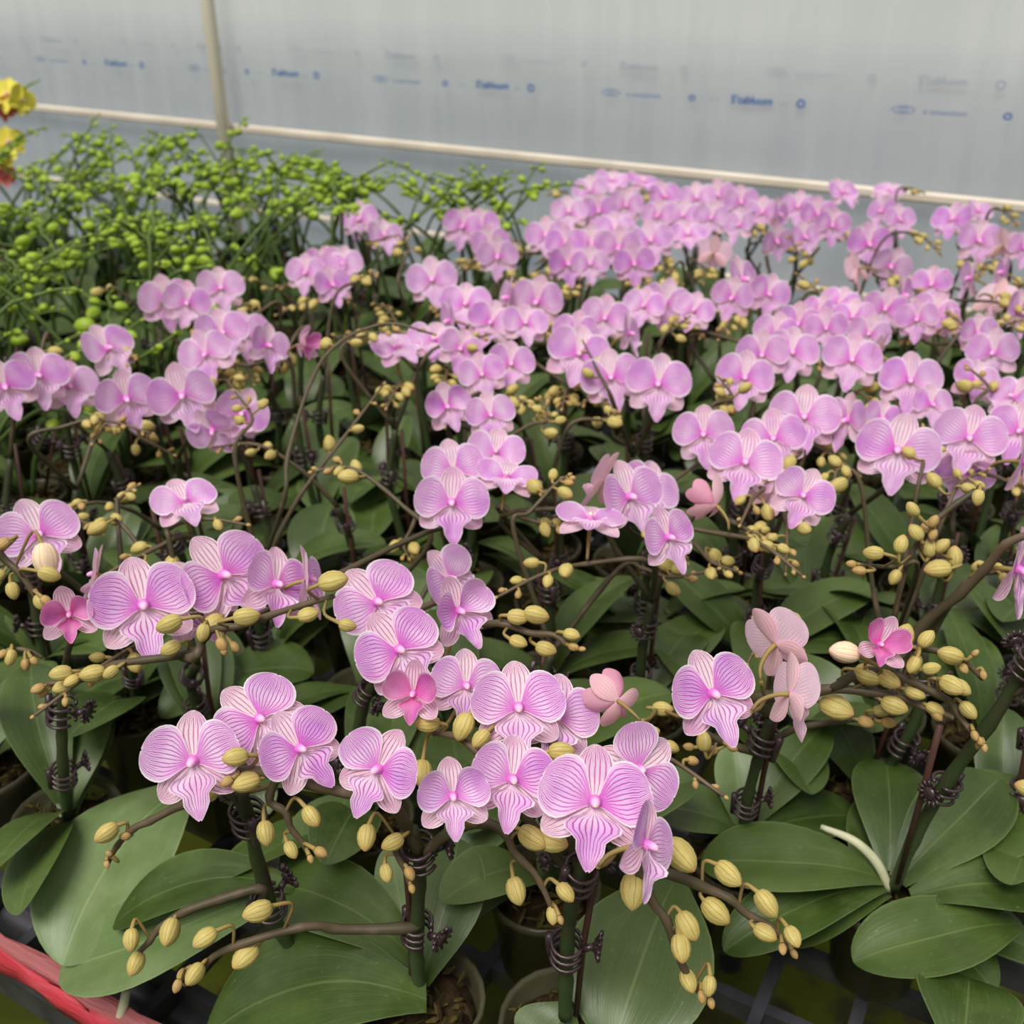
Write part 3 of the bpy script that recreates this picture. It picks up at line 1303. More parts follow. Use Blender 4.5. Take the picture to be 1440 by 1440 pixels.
AUTO = [p for p in PINK if p not in MANUAL]
KIND = {'o': 'open', 'c': 'cupped', 'h': 'half'}
OWNER = {0: PA, 1: PA, 2: PA, 3: PB, 4: PB, 5: PC, 6: PC, 7: PG, 8: PC, 9: PC, 10: PC, 11: PG, 12: PG, 13: PG, 14: PG, 15: PC, 16: PC, 18: PD, 19: PD, 20: PD, 21: PD, 17: PD}
for i, line in enumerate(x for x in FLOWERS.strip().splitlines()):
    t = line.split()
    px, py, w, yaw, pit, rol = map(float, t[:6])
    dz = float(t[7]) if len(t) > 7 else 0.0
    loc = atZ(px, py, 0.30 + dz)
    dep = project(loc)[2]
    size = w * dep / 1440
    jit = 0 if i < 60 else 11
    if i > 95 and rnd.random() < .16:
        yaw += rnd.choice((-1, 1)) * rnd.uniform(45, 75)
    fr = flower_frame(loc, yaw + rnd.uniform(-jit, jit) * 1.6, pit + rnd.uniform(-jit, jit) - (4 if jit else 0), rol + rnd.uniform(-jit, jit))
    own = OWNER.get(i) or nearest(loc, 0.035, AUTO)
    own.flowers.append((loc, fr, size, KIND[t[6]], dep))

for line in SPRAYS.strip().splitlines():
    pts, n, z = line.split('|')
    c = list(map(float, pts.split()))
    z = float(z)
    P3 = [atZ(c[k], c[k + 1], z) for k in range(0, len(c), 2)]
    Y0 = P3[0].y * .5 + sum(p.y for p in P3) / len(P3) * .5
    P3 = [atY(c[2 * k], c[2 * k + 1], Y0 + 0.35 * (p.y - Y0)) for k, p in enumerate(P3)]
    own = nearest(P3[0], 0.02, AUTO)
    own.sprays.append((P3, int(n)))


def man(plant, coords, Y0, Y1, r0=0.0032, r1=0.0016):
    n = len(coords) // 2
    pts = [atY(coords[2 * k], coords[2 * k + 1], Y0 + (Y1 - Y0) * k / (n - 1)) for k in range(n)]
    plant.branches.append((pts, r0, r1))
    return len(plant.branches) - 1


def mbuds(plant, bi, text):
    """px py length_px angle kind, placed at the depth of the nearest point of branch bi"""
    pts = smooth_path(plant.branches[bi][0], 8)
    prj = [project(Vector(p)) for p in pts]
    for t in text.strip().split(';'):
        t = t.split()
        px, py, ln, ang = map(float, t[:4])
        kd = t[4] if len(t) > 4 else ('o' if ln > 23 else 's')
        th = math.radians(ang)
        bx, by = px - math.cos(th) * ln * .5, py + math.sin(th) * ln * .5
        i = min(range(len(pts)), key=lambda k: (prj[k][0] - bx) ** 2 + (prj[k][1] - by) ** 2)
        Y = pts[i][1]
        loc = atY(px, py, Y - rnd.uniform(0.002, 0.010))
        f = (Vector((0, 0, CAMZ)) - loc).normalized()
        r = Vector((0, 0, 1)).cross(f).normalized()
        u = f.cross(r)
        d = (r * math.cos(th) + u * math.sin(th) + f * rnd.uniform(-.1, .35)).normalized()
        plant.buds.append((loc, d, ln * project(loc)[2] / 1440, kd, Vector(pts[max(0, i - 1)])))


# plant A
PA.stem = [atY(418, 1345, .437), atY(390, 1300, .432), atY(367, 1235, .425), atY(352, 1160, .42), atY(340, 1112, .415)]
b0 = man(PA, [352, 1160, 320, 1112, 259, 1131, 210, 1155, 187, 1166, 165, 1189, 150, 1217], .42, .415, .0030, .0014)
mbuds(PA, b0, '149 1171 36 195;176 1176 17 170 s;153 1200 11 120 s;150 1216 12 260 s')
b0 = man(PA, [372, 1262, 364, 1249, 311, 1264, 259, 1282, 225, 1305, 210, 1324, 192, 1342], .425, .40)
mbuds(PA, b0, '238 1311 40 235;185 1322 32 255;190 1355 34 228')
# plant B
PB.stem = [atY(590, 1392, .411), atY(586, 1340, .409), atY(588, 1270, .405), atY(590, 1208, .402), atY(580, 1165, .40)]
b0 = man(PB, [589, 1200, 560, 1142, 520, 1121, 480, 1114, 397, 1093, 350, 1083, 320, 1085, 306, 1096], .40, .388, .0036, .0018)
mbuds(PB, b0, '330 1065 37 178;345 1100 42 180;318 1099 20 195 s;288 1109 58 200 o')
b0 = man(PB, [390, 1092, 379, 1125, 401, 1142, 409, 1164, 427, 1187, 437, 1210], .392, .38, .0024, .0012)
mbuds(PB, b0, '373 1172 36 268;438 1149 34 292;409 1196 27 288;451 1199 21 318;437 1208 13 285')
b0 = man(PB, [589, 1212, 622, 1178, 658, 1160, 690, 1159, 712, 1174, 724, 1200, 750, 1226, 765, 1252, 777, 1281], .402, .368, .0034, .0014)
mbuds(PB, b0, '750 1178 46 330;777 1181 48 345;727 1253 40 288;795 1256 32 312;778 1287 27 275;788 1294 14 290')
b0 = man(PB, [588, 1298, 574, 1305, 480, 1307, 442, 1302, 390, 1312, 311, 1339, 281, 1365, 259, 1386], .407, .375, .0036, .0014)
mbuds(PB, b0, '362 1282 43 188;288 1320 37 198;345 1346 43 208;273 1370 34 215;256 1371 20 215;249 1387 19 240')
b0 = man(PB, [585, 1165, 565, 1175, 556, 1195, 570, 1225, 578, 1252], .40, .385, .0022, .0012)
mbuds(PB, b0, '516 1178 38 258;552 1185 34 205;544 1228 27 280;576 1229 21 290;579 1250 14 280')
# plant C
PC.stem = [atY(795, 1430, .391), atY(796, 1370, .389), atY(800, 1300, .386), atY(812, 1240, .383), atY(830, 1190, .38)]
b0 = man(PC, [825, 1200, 850, 1180, 868, 1182, 880, 1199, 898, 1226, 919, 1270, 938, 1296, 952, 1340, 975, 1385, 1000, 1411], .381, .345, .0040, .0014)
mbuds(PC, b0, '890 1253 53 266;957 1204 56 318;967 1303 44 305;957 1334 40 285;968 1380 34 300;998 1387 29 275;987 1402 19 280;1000 1411 16 300')
b0 = man(PC, [885, 1200, 915, 1222, 950, 1231, 998, 1251, 1027, 1264, 1050, 1285, 1076, 1297, 1091, 1309, 1114, 1339], .376, .35, .0034, .0012)
mbuds(PC, b0, '1025 1229 44 332;1007 1282 46 330;1079 1271 42 322;1076 1313 35 345;1115 1318 32 312;1101 1335 17 290;1117 1342 14 310')
b0 = man(PC, [812, 1240, 740, 1150, 690, 1080, 650, 1040, 610, 1030], .388, .44, .0032, .0016)
mbuds(PC, b0, '601 1017 36 176;651 1022 42 240;676 1039 32 225;593 1088 40 262;790 1056 38 5;838 1065 34 10')
man(PC, [815, 1235, 790, 1120, 780, 1050, 760, 1000], .387, .44, .003, .002)
# plant D
PD.stem = [atY(1046, 1190, .532), atY(1050, 1130, .528), atY(1068, 1060, .522), atY(1085, 1005, .518)]
b0 = man(PD, [1085, 1005, 1061, 982, 1121, 977, 1170, 969, 1222, 973, 1267, 981, 1297, 994, 1325, 1003, 1342, 1010], .518, .47, .0040, .0015)
mbuds(PD, b0, '1177 995 50 355;1222 950 42 350;1250 955 36 340;1258 993 38 350;1287 975 29 350;1187 917 44 178 p;1315 998 27 345;1318 1006 20 330')
b0 = man(PD, [1170, 969, 1215, 945, 1260, 949, 1297, 966, 1335, 986, 1350, 1009, 1365, 1027, 1386, 1055], .50, .455, .0030, .0014)
mbuds(PD, b0, '1340 964 38 350;1352 967 30 345;1362 999 29 325;1285 936 27 260;1310 940 26 20;1371 1035 16 300;1378 1042 14 320;1384 1052 13 290;1375 1048 12 270')
b0 = man(PD, [1090, 1040, 1121, 1024, 1181, 1014, 1245, 1007, 1270, 1004], .52, .495, .0026, .0012)
mbuds(PD, b0, '1218 1015 23 0;1250 1016 22 10;1240 1000 24 10')
b0 = man(PD, [1180, 960, 1250, 915, 1287, 911, 1321, 916, 1351, 926, 1382, 955], .51, .49, .0028, .0014)
mbuds(PD, b0, '1270 895 40 80;1303 898 29 70;1336 921 37 178;1355 940 18 320;1287 932 26 265;1372 918 12 60;1383 950 14 290;1265 905 24 180')
b0 = man(PD, [1068, 1060, 1030, 1048, 990, 1030, 955, 1000, 925, 994], .52, .515, .003, .0016)
mbuds(PD, b0, '990 1042 30 100;932 996 30 5;1030 1052 16 340;1000 1055 20 200;968 1050 16 180')
# plant E: stem leaning out of the picture to the right
PE.stem = [atY(1256, 1250, .487), atY(1285, 1180, .483), atY(1335, 1095, .478), atY(1390, 1020, .473), atY(1445, 935, .468), atY(1500, 860, .46)]
b0 = man(PE, [1420, 975, 1460, 965, 1500, 985], .47, .46, .003, .002)
mbuds(PE, b0, '1445 1110 36 180')
PE.stakes = [[atY(1262, 1240, .48), atY(1296, 1120, .476), atY(1322, 1020, .472)]]
# plant G
PG.stem = [atY(505, 1135, .548), atY(500, 1060, .545), atY(512, 990, .54), atY(535, 945, .535)]
b0 = man(PG, [520, 975, 585, 935, 640, 890, 682, 879, 708, 877, 745, 890, 779, 893, 799, 908, 815, 912], .54, .50, .0034, .0013)
mbuds(PG, b0, '729 868 32 350;755 864 37 350;729 903 27 340;768 913 31 340;804 893 25 345;807 910 17 340;819 913 11 0')
man(PG, [535, 945, 552, 905, 560, 875, 600, 852, 632, 840], .545, .580, .0034, .002)

# hand-measured stems and sprays in the second and third row
def owner_at(px, py, z=0.095):
    return nearest(atZ(px, py, z))


PF = owner_at(190, 1010)
b0 = man(PF, [280, 915, 230, 925, 160, 935, 120, 955, 62, 962], .50, .50, .003, .0014)
mbuds(PF, b0, '85 947 31 175;130 948 36 180;88 967 28 185;53 969 20 190;100 958 24 190;60 975 16 200;155 945 24 200;240 912 30 200')
b0 = man(PF, [262, 925, 285, 900, 300, 885, 340, 880, 390, 862, 430, 850, 470, 838], .50, .49, .003, .0016)
mbuds(PF, b0, '237 877 38 190;347 866 38 0;285 890 27 250;434 865 31 5;469 818 43 5;489 879 26 340;312 907 22 280;330 910 18 300;315 915 14 270')
PH = owner_at(30, 1010)
b0 = man(PH, [-30, 770, 10, 790, 35, 815, 55, 845, 75, 850], .555, .535, .003, .0014)
mbuds(PH, b0, '63 788 50 265 p;70 807 32 330;18 831 26 270;56 847 24 270;65 845 18 300;3 765 22 200')
b0 = man(PH, [-20, 940, 15, 915, 40, 915, 60, 925], .53, .53, .002, .0012)
mbuds(PH, b0, '15 925 24 250;36 935 18 260;48 930 14 290;3 920 16 200')
PI = owner_at(1300, 950)
b0 = man(PI, [1240, 960, 1297, 880, 1350, 835, 1385, 800, 1415, 765, 1450, 750], .59, .57, .0042, .0026)
b0 = man(PI, [1372, 690, 1340, 712, 1305, 742, 1288, 767, 1272, 808, 1257, 872], .585, .575, .0022, .0014)
b1 = man(PI, [1290, 802, 1265, 798, 1240, 797, 1215, 795, 1197, 792], .577, .57, .0018, .0011)
mbuds(PI, b1, '1228 777 29 185;1258 812 24 250;1208 803 20 190;1197 793 15 190')
mbuds(PI, b0, '1267 765 28 90;1288 748 27 130;1308 770 27 95;1325 767 25 60;1343 783 32 100;1318 800 38 195;1313 733 20 80;1283 716 24 140;1302 742 20 260;1375 700 24 270;1312 752 18 270')
PFlowers = [f for f in PINK]

# big leaves measured in the photograph: base px,py,z -> tip px,py,z, width, arch, fold, side
def mleaf(plant, bx, by, bz, tx, ty, tz, width, arch=0.12, fold=0.2, side=0.0, up=None, tipw=0.6, twist=0.0, pale=False):
    plant.leaves.append((*leaf_geo(atZ(bx, by, bz), atZ(tx, ty, tz), width, up, arch, fold, tipw, side, twist), pale))


PA.auto_leaves = PB.auto_leaves = PC.auto_leaves = PD.auto_leaves = PE.auto_leaves = False
mleaf(PA, 262, 1105, .085, 88, 1358, .060, .098, .10, .22, 0.05, None, .55, 0.0, True)
mleaf(PA, 420, 1240, .100, 84, 1368, .050, .076, .10, .25, -0.10, None, .6, 0.0, True)
mleaf(PA, 415, 1248, .112, 160, 1300, .085, .050, .14, .3, 0.05)
mleaf(PB, 600, 1405, .10, 285, 1465, .075, .088, .14, .2, 0.08)
mleaf(PA, 402, 1280, .09, 492, 1120, .11, .050, .10, .25)
mleaf(PB, 592, 1385, .09, 645, 1180, .13, .050, .12, .3, .05)
mleaf(PB, 580, 1375, .09, 548, 1190, .12, .030, .06, .25, 0, None, .6, 0.0, True)
mleaf(PB, 585, 1350, .095, 375, 1245, .10, .06, .16, .2)
mleaf(PC, 948, 1240, .10, 862, 1475, .075, .092, .12, .25)
mleaf(PC, 800, 1415, .09, 760, 1490, .07, .05, .1, .25)
mleaf(PE, 1240, 1235, .10, 985, 1215, .095, .062, .16, .3, -.08)
mleaf(PE, 1245, 1245, .095, 1018, 1338, .075, .048, .12, .3)
mleaf(PE, 1250, 1255, .090, 1095, 1325, .06, .04, .1, .3)
mleaf(PE, 1262, 1240, .095, 1406, 1095, .13, .062, .10, .3, .03)
mleaf(PE, 1272, 1240, .092, 1470, 1115, .12, .075, .10, .25)
mleaf(PE, 1250, 1225, .095, 1245, 1070, .11, .055, .12, .3)
mleaf(PE, 1282, 1262, .100, 1500, 1262, .09, .056, .16, .3, .03)
mleaf(PE, 1430, 1300, .09, 1200, 1353, .085, .058, .14, .25, -.05)
mleaf(PE, 1270, 1275, .085, 1460, 1345, .06, .05, .1, .3)
mleaf(PE, 1275, 1280, .08, 1400, 1400, .055, .045, .1, .3)
mleaf(PE, 1350, 1490, .10, 1362, 1375, .085, .062, .1, .25)
mleaf(PD, 1040, 1170, .09, 925, 1135, .10, .05, .12, .3)
mleaf(PD, 1042, 1165, .09, 1030, 1045, .13, .035, .08, .3, 0, None, .6, 0.0, True)
mleaf(PD, 1050, 1165, .09, 1160, 1020, .13, .045, .1, .3)
mleaf(PD, 1055, 1175, .088, 1215, 1150, .08, .05, .1, .3)
mleaf(PG, 470, 1110, .09, 210, 1060, .115, .065, .1, .2)

for bx, by, tx, ty, tz, wd in ((990, 888, 812, 868, .105, .055), (1208, 838, 1068, 828, .10, .066), (302, 965, 442, 945, .10, .070),
                               (440, 835, 468, 708, .14, .068), (522, 690, 392, 706, .10, .056), (965, 905, 838, 902, .085, .045), (30, 1050, 95, 960, .12, .05)):
    mleaf(owner_at(bx, by), bx, by, .088, tx, ty, tz, wd, .14, .28)
PE.roots.append(smooth_path([atZ(1252, 1252, .095), atZ(1232, 1212, .112), atZ(1200, 1182, .122), atZ(1155, 1163, .12)], 5))
PA.roots.append(smooth_path([atZ(178, 1392, .045), atZ(172, 1420, .03), atZ(160, 1452, .012)], 4))


# ------------------------------------------------------------------ building a plant
def local(M4, plant):
    return Matrix.Translation(-plant.base) @ M4


def put_tube(name, pts, radii, m, plant, parent, sides=7):
    v, f, u = tube_geo([np.array(p) - np.array(plant.base) for p in pts], radii, sides)
    return put(name, mesh(name, v, f, m, u), parent)


def knobbly(pts, r0, r1, n=5):
    """stem radii with slight swellings at the nodes"""
    R = []
    for i in range(n * 4 + 1):
        t = i / (n * 4)
        R.append((r0 + (r1 - r0) * t) * (1.22 if i % 4 == 0 and 0 < i < n * 4 else 1.0))
    return R


def put_bud(plant, root, base, d, ln, kind, anchor, fine, r=rnd):
    d = d.normalized()
    x = d.cross(Vector((0.3, 0.2, 1))).normalized()
    y = d.cross(x)
    spin = r.uniform(0, 6.28)
    x, y = x * math.cos(spin) + y * math.sin(spin), y * math.cos(spin) - x * math.sin(spin)
    m4 = local(frame_mat(base, x, y, d, ln), plant)
    o = put('bud', BUDS[kind][r.randrange(2)], root, m4)
    if kind == 'p':
        o['label'] = 'large blush bud about to open'
    if anchor is not None:
        dist = (base - anchor).length
        if 0.002 < dist < 0.08:
            bend = anchor + (base - d * dist * 0.55 - anchor) * 0.75
            pts = smooth_path([anchor, bend, base + d * ln * 0.04], 4 if fine else 2)
            inv = m4.inverted()
            pts = [inv @ (Vector(p) - plant.base) for p in pts]
            rr = [0.0009 / ln, 0.0010 / ln, 0.0013 / ln]
            v, f, u = tube_geo(pts, rr, 6 if fine else 4, False)
            put('pedicel', mesh('pedicel', v, f, M['pedicel'] if kind != 'g' else M['green_stem'], u), o)
    return o


def tip_buds(plant, root, pts, n, big, fine, kind='o', r=rnd):
    """alternate buds along the outer part of a branch, shrinking to the tip"""
    P = [Vector(p) for p in pts]
    for i in range(n):
        t = 0.30 + 0.70 * (i + r.uniform(.2, .8)) / n if n > 1 else 0.8
        k = min(len(P) - 2, int(t * (len(P) - 1)))
        T = (P[k + 1] - P[k]).normalized()
        s = T.cross(Vector((0, 0, 1))).normalized() * (1 if i % 2 else -1)
        ln = big * (1.15 - 0.75 * i / max(1, n - 1)) * r.uniform(.88, 1.12)
        kd = kind
        if kind == 'o' and ln < 0.0085:
            kd = 's'
        d = (s * r.uniform(.4, 1.1) + T * r.uniform(.3, 1.0) + Vector((0, -0.25, r.uniform(-.7, .3)))).normalized()
        off = (s * r.uniform(.35, .9) + Vector((0, 0, r.uniform(-.5, .5)))).normalized() * ln * r.uniform(.45, .8)
        put_bud(plant, root, P[k] + off, d, ln, kd, P[k], fine, r)
    d = (P[-1] - P[-3]).normalized()
    put_bud(plant, root, P[-1] - d * 0.001, d, big * 0.3, 's' if kind == 'o' else kind, None, fine, r)


def put_flower(plant, root, fl, fine):
    loc, (x, y, n), size, kind, dep = fl
    ms = flower_meshes(kind, rnd.randrange(4) if kind == 'open' else rnd.randrange(2))
    m4 = local(frame_mat(loc, x, y, n, size), plant)
    if fine:
        o = put('flower', ms['core'], root, m4)
        for part in ('sepal', 'petal', 'lip'):
            for me in ms[part]:
                put(part, me, o)
    else:
        o = put('flower', ms['whole'], root, m4)
    if kind == 'half':
        o['label'] = 'half-open deep pink cupped flower'
    elif kind == 'cupped':
        o['label'] = 'flower with cupped petals'
    return loc - n * 0.52 * size - y * 0.25 * size


def auto_leaf_set(plant, root, r):
    n = 5 if plant.b < 0.62 else (3 if r.random() < .45 else 4)
    a0 = r.uniform(0, math.pi)
    for k in range(n):
        az = a0 + (k % 2) * math.pi + r.uniform(-.45, .45)
        el = r.uniform(0.0, 0.5) if k < 3 else r.uniform(-0.1, 0.25)
        m4 = (Matrix.Translation((0, 0, 0.076 + 0.004 * k)) @ Matrix.Rotation(az, 4, 'Z') @ Matrix.Rotation(-el, 4, 'Y')
              @ Matrix.Rotation(r.uniform(-.25, .25), 4, 'X') @ Matrix.Scale(r.uniform(.78, 1.02), 4))
        put('leaf', LEAVES[r.randrange(len(LEAVES))], root, m4)


def put_clip(plant, root, p, d, r):
    d = Vector(d).normalized()
    x = d.cross(Vector((0, 1, 0.01))).normalized()
    y = d.cross(x)
    a = r.uniform(0, 6.28)
    x, y = x * math.cos(a) + y * math.sin(a), y * math.cos(a) - x * math.sin(a)
    put('stem_clip', CLIP, root, local(frame_mat(Vector(p), x, y, d, r.uniform(.9, 1.1)), plant))


def build_pink(plant, root, r):
    px, py, dep = project(plant.base + Vector((0, 0, .2)))
    near = dep < 1.0
    fine = dep < 1.28
    base = plant.base + Vector((0, 0, 0.076))
    put('pot', POT, root)
    ms = put('potting_moss', MOSS, root)
    if plant.auto_leaves:
        auto_leaf_set(plant, root, r)
    for v, f, uv, pale in plant.leaves:
        o = put('leaf', mesh('leaf', [Vector(p) - plant.base for p in v], f, M['leaf_pale' if pale else 'leaf'], uv), root)
        if pale:
            o['label'] = 'pale dusty leaf'
    for pts in plant.roots:
        put_tube('aerial_root', pts, [0.0030, 0.0034, 0.0030, 0.0020], M['root'], plant, root, 8)
    att = [put_flower(plant, root, fl, fl[4] < 1.22) for fl in plant.flowers]
    for loc, d, ln, kd, anc in plant.buds:
        put_bud(plant, root, loc - d * ln * .5, d, ln, kd, anc, True, r)
    targets = att + [s[0][0] for s in plant.sprays]
    manual = plant.stem is not None
    if manual:
        stem = smooth_path(plant.stem, 6)
        fork = Vector(stem[-1])
    else:
        allp = targets + [b[0][0] for b in plant.branches]
        if allp:
            c = sum((Vector(p) for p in allp), Vector()) / len(allp)
        else:
            c = plant.base + Vector((r.uniform(-.03, .03), r.uniform(-.04, .02), .25))
        fork = base + (c - base) * 0.42
        fork.z = BENCH + min(0.225, max(0.15, (min(Vector(p).z for p in allp) - BENCH - 0.06) if allp else .2))
        mid = base.lerp(fork, .5) + Vector((r.uniform(-.012, .012), r.uniform(-.012, .012), .012))
        stem = smooth_path([base, mid, fork], 6)
    put_tube('flower_stem', stem, knobbly(stem, 0.0043, 0.0034), M['stem'], plant, root, 8)
    # stake beside the stem
    if plant.stakes:
        for s in plant.stakes:
            put_tube('stake', s, [0.0021], M['stake'], plant, root, 7)
    else:
        k = len(stem) - 1
        o = Vector((r.choice((-1, 1)) * 0.006, 0.004, 0))
        top = Vector(stem[k]) + o + Vector((0, 0, r.uniform(-.01, .03)))
        put_tube('stake', [base + o - Vector((0, 0, .02)), base.lerp(top, .5) + o * .2, top], [0.0020], M['stake'], plant, root, 6)
    if dep < 1.25:
        for t in ((.38, .82) if near else (.6,)):
            i = min(len(stem) - 2, int(t * (len(stem) - 1)))
            put_clip(plant, root, stem[i], Vector(stem[i + 1]) - Vector(stem[i]), r)
    # measured branches
    for bi, (pts, r0, r1) in enumerate(plant.branches):
        P = list(pts)
        if not manual:
            P = [fork] + P if (Vector(P[0]) - fork).length > 0.03 and (Vector(P[0]) - fork).length < (Vector(P[-1]) - fork).length else P
        path = smooth_path(P, 5)
        put_tube('flower_branch', path, knobbly(path, r0, r1, 6), M['branch'], plant, root, 7)
    # branches that carry the flowers
    if att:
        def spine(p):
            best = None
            for pts, _, _ in plant.branches:
                for q in smooth_path(pts, 5):
                    d = (Vector(q) - p).length
                    if best is None or d < best[0]:
                        best = (d, Vector(q))
            return best
        rest = []
        for p in att:
            s = spine(p) if (manual or plant.branches) else None
            if s and s[0] < (0.14 if manual else 0.075):
                if s[0] > 0.002:
                    mid = s[1].lerp(p, .5) + Vector((0, 0, -.004))
                    put_tube('flower_stalk', smooth_path([s[1], mid, p], 3), [0.0013, 0.0012], M['pedicel'], plant, root, 6)
            else:
                rest.append(p)
        if rest:
            rest.sort(key=lambda p: math.atan2(p.y - fork.y, p.x - fork.x))
            groups = [rest] if len(rest) < 4 else [rest[:len(rest) // 2], rest[len(rest) // 2:]]
            for g in groups:
                g = sorted(g, key=lambda p: (p - fork).length)
                path0 = [fork] + [p + Vector((0, .004, -.006)) for p in g]
                keep = [path0[0]]
                for p in path0[1:]:
                    if (p - keep[-1]).length > 0.012:
                        keep.append(p)
                d = (keep[-1] - keep[0])
                d.z = 0
                d = d.normalized() if d.length > 1e-4 else Vector((1, 0, 0))
                side = Vector((-d.y, d.x, 0)) * r.uniform(-.8, .8)
                ln = r.uniform(.035, .065)
                e1 = keep[-1] + (d + side) * ln * .5 + Vector((0, -.006, .004))
                e2 = e1 + (d + side * 1.4) * ln * .5 + Vector((0, -.008, -.008))
                full = keep + [e1, e2]
                path = smooth_path(full, 5)
                put_tube('flower_branch', path, knobbly(path, 0.0024, 0.0011, 6), M['branch'], plant, root, 6)
                tip = [Vector(p) for p in path[-11:]]
                tip_buds(plant, root, tip, r.randint(4, 6) if near else r.randint(6, 9), r.uniform(.0105, .0130) if near else r.uniform(.0115, .0150), near, 'o', r)
    for pts, n in plant.sprays:
        P = [fork] + list(pts)
        if (P[0] - P[1]).length > 0.12:
            P.insert(1, P[0].lerp(P[1], .5) + Vector((0, 0, -.01)))
        path = smooth_path(P, 6)
        put_tube('flower_branch', path, knobbly(path, 0.0023, 0.0010, 6), M['branch'], plant, root, 6)
        k = int(len(path) * 0.45)
        tip_buds(plant, root, path[k:], n, r.uniform(.0115, .0140), near, 'o', r)
    if not att and not plant.sprays and not plant.branches and not manual:
        for q in range(r.randint(1, 2)):
            az = r.uniform(-2.6, -0.5) if r.random() < .6 else r.uniform(0, 6.28)
            d = Vector((math.cos(az), math.sin(az), 0))
            P = [fork, fork + d * .03 + Vector((0, 0, .035)), fork + d * .07 + Vector((0, 0, .06)), fork + d * .115 + Vector((0, 0, .055))]
            path = smooth_path(P, 5)
            put_tube('flower_branch', path, knobbly(path, 0.0023, 0.0010, 6), M['branch'], plant, root, 6)
            tip_buds(plant, root, path[5:], r.randint(5, 7), r.uniform(.010, .0125), near, 'o', r)


GREEN_FLOWER = {}


def build_green(plant, root, r, yellow=None):
    px, py, dep = project(plant.base + Vector((0, 0, .2)))
    near = dep < 1.1
    base = plant.base + Vector((0, 0, 0.076))
    put('pot', POT, root)
    put('potting_moss', MOSS, root)
    auto_leaf_set(plant, root, r)
    for q in range(2 if r.random() < .7 else 3):
        az = r.uniform(0, 6.28) if plant.b < 1.45 else r.uniform(-3.4, -0.6)
        lean = r.uniform(.06, .17)
        H = r.uniform(.15, .25)
        d = Vector((math.cos(az), math.sin(az) * .8, 0))
        zig = Vector((-d.y, d.x, 0))
        P = [base, base + d * lean * .15 + Vector((0, 0, H * .4)), base + d * lean * .5 + Vector((0, 0, H * .75)), base + d * lean * .95 + Vector((0, 0, H * .98))]
        end = P[-1]
        fall = r.uniform(-.1, .9)
        for s in range(1, 5):
            end = end + d * .021 + zig * (0.006 if s % 2 else -.006) + Vector((0, 0, .013 - .006 * s * fall))
            P.append(end)
        path = smooth_path(P, 4)
        put_tube('flower_stem', path, knobbly(path, 0.0031, 0.0013, 8), M['green_stem'], plant, root, 6)
        tip_buds(plant, root, path[8:], r.randint(4, 6), r.uniform(.012, .022), near, 'g', r)
        if r.random() < .55:          # a side twig
            k = 10
            az2 = az + r.choice((-1, 1)) * r.uniform(.6, 1.3)
            d2 = Vector((math.cos(az2), math.sin(az2), 0))
            q0 = Vector(path[k])
            P2 = [q0, q0 + d2 * .03 + Vector((0, 0, .03)), q0 + d2 * .06 + Vector((0, 0, .05)), q0 + d2 * .095 + Vector((0, 0, .058))]
            path2 = smooth_path(P2, 4)
            put_tube('flower_branch', path2, knobbly(path2, 0.0022, 0.0011, 5), M['green_stem'], plant, root, 6)
            tip_buds(plant, root, path2[3:], r.randint(3, 4), r.uniform(.011, .017), near, 'g', r)
        if q == 0:
            put_tube('stake', [base + Vector((.005, .004, -.02)), Vector(path[6]) + Vector((.005, .003, 0))], [0.0020], M['stake'], plant, root, 6)
            if dep < 1.6:
                put_clip(plant, root, path[5], Vector(path[6]) - Vector(path[5]), r)


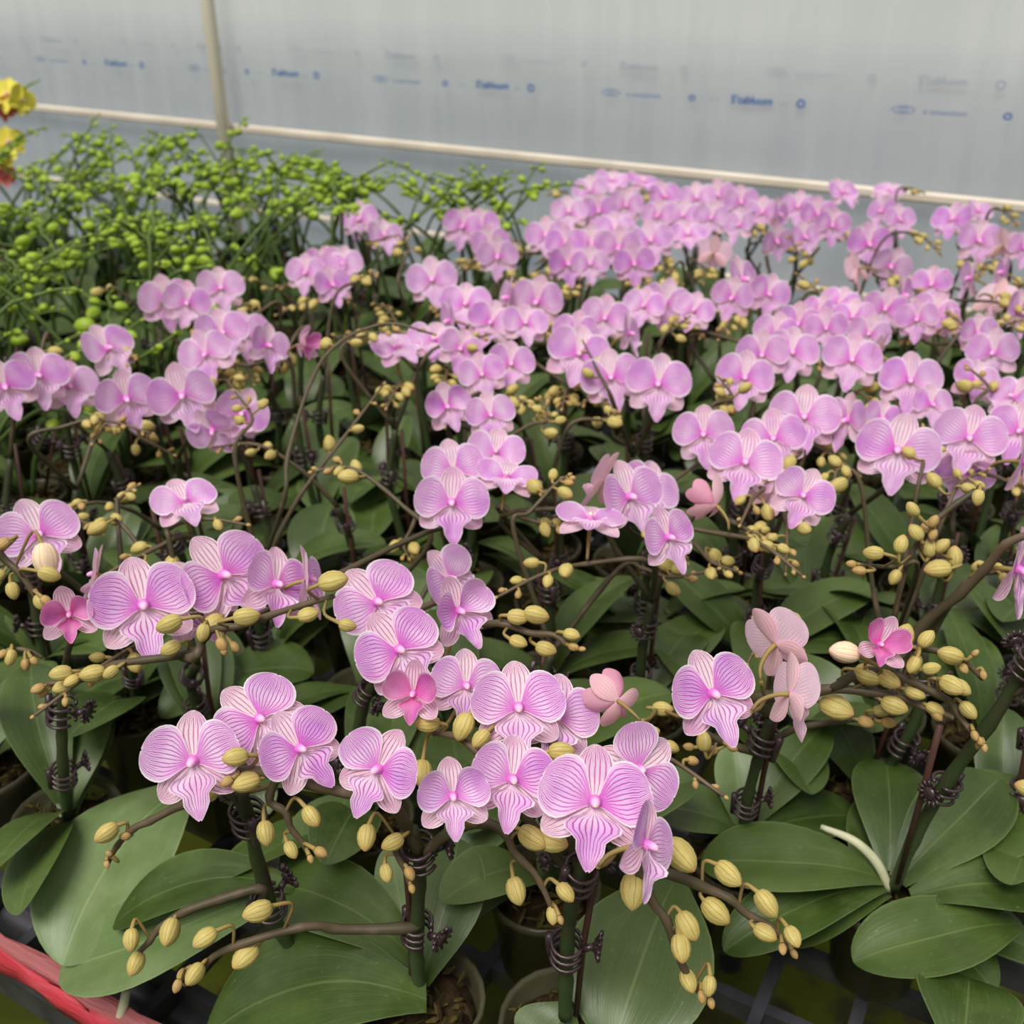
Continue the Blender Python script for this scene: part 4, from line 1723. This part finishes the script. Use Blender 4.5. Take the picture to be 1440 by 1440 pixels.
def build_yellow():
    base = atZ(-20, 330, 0.095)
    p = Plant(base, 'yellow')
    root = bpy.data.objects.new('yellow_orchid_plant', None)
    COL.objects.link(root)
    root.location = p.base
    tag(root, 'taller orchid with yellow flowers at the left edge, above the green-budded ones', 'orchid')
    r = random.Random(77)
    b = p.base + Vector((0, 0, .076))
    put('pot', POT, root)
    put('potting_moss', MOSS, root)
    auto_leaf_set(p, root, r)
    Y = p.base.y
    main = [b, atY(-18, 260, Y), atY(-12, 180, Y - .01), atY(0, 150, Y - .02), atY(28, 128, Y - .03), atY(56, 112, Y - .03)]
    path = smooth_path(main, 6)
    put_tube('flower_stem', path, knobbly(path, .0034, .0013, 8), M['green_stem'], p, root, 7)
    tip_buds(p, root, path[-9:], 4, .012, False, 'g', r)
    second = smooth_path([atY(-18, 260, Y), atY(-10, 225, Y - .02), atY(10, 205, Y - .03), atY(30, 195, Y - .03)], 5)
    put_tube('flower_branch', second, knobbly(second, .0026, .0012, 5), M['green_stem'], p, root, 6)
    for px, py, w, yaw, pit, rol, mt in ((10, 133, 46, -20, 20, 10, 'yellow'), (30, 140, 42, 40, 0, 30, 'yellow'), (4, 152, 36, 20, -30, 0, 'coral'),
                                         (12, 200, 44, 10, 20, 0, 'yellow'), (2, 215, 44, -20, 20, 20, 'yellow'), (4, 246, 34, 20, 0, 0, 'coral')):
        loc = atY(px, py, Y - .04)
        dep = project(loc)[2]
        x, y, n = flower_frame(loc, yaw, pit, rol)
        me = flower_meshes('cupped' if mt == 'coral' else 'open', 1)['whole'].copy()
        for q in range(2, 5):
            me.materials[q] = M[mt]
        o = put('flower', me, root, local(frame_mat(loc, x, y, n, w * dep / 1440), p))
        o['label'] = 'coral-tinted bloom' if mt == 'coral' else 'yellow bloom'


build_yellow()
PLANTS = [p for p in PLANTS if p.kind != 'yellow']

# ------------------------------------------------------------------ labels by row and place in the row
rows = {}
for p in PLANTS:
    rows.setdefault((p.kind, round((p.b - 0.335) / PITCH_B)), []).append(p)
ORD = ['first', 'second', 'third', 'fourth', 'fifth', 'sixth', 'seventh', 'eighth', 'ninth', 'tenth', 'eleventh', 'twelfth', 'thirteenth',
       'fourteenth', 'fifteenth', 'sixteenth', 'seventeenth', 'eighteenth', 'nineteenth', 'twentieth', 'twenty-first', 'twenty-second']
NUM = ['no', 'one', 'two', 'three', 'four', 'five', 'six', 'seven', 'eight', 'nine', 'ten', 'eleven', 'twelve', 'thirteen', 'fourteen']
count = 0
for (kind, row), ps in sorted(rows.items(), key=lambda x: (x[0][0], x[0][1])):
    ps.sort(key=lambda p: p.a)
    for i, p in enumerate(ps):
        r = random.Random(1000 + count)
        count += 1
        root = bpy.data.objects.new('orchid_plant' if kind == 'pink' else 'budding_orchid_plant', None)
        COL.objects.link(root)
        root.location = p.base
        if kind == 'pink':
            n = len(p.flowers)
            what = ('pink striped orchid with %s open flower%s' % (NUM[min(n, 14)], '' if n == 1 else 's')) if n else 'pink orchid still in bud'
            lab = p.label or '%s, %s from left in %s row behind red strap' % (what, ORD[i], ORD[max(0, row)])
            tag(root, lab, 'orchid', 'pink striped orchids in pots on the bench')
            build_pink(p, root, r)
        else:
            lab = 'green-budded orchid, %s from left in %s row behind red strap' % (ORD[i], ORD[max(0, row)])
            tag(root, lab, 'orchid', 'green-budded orchids in pots at the left rear')
            build_green(p, root, r)
print('plants', len(PLANTS), 'pink', len(PINK), 'trays', tray_i, 'objects', len(bpy.data.objects))
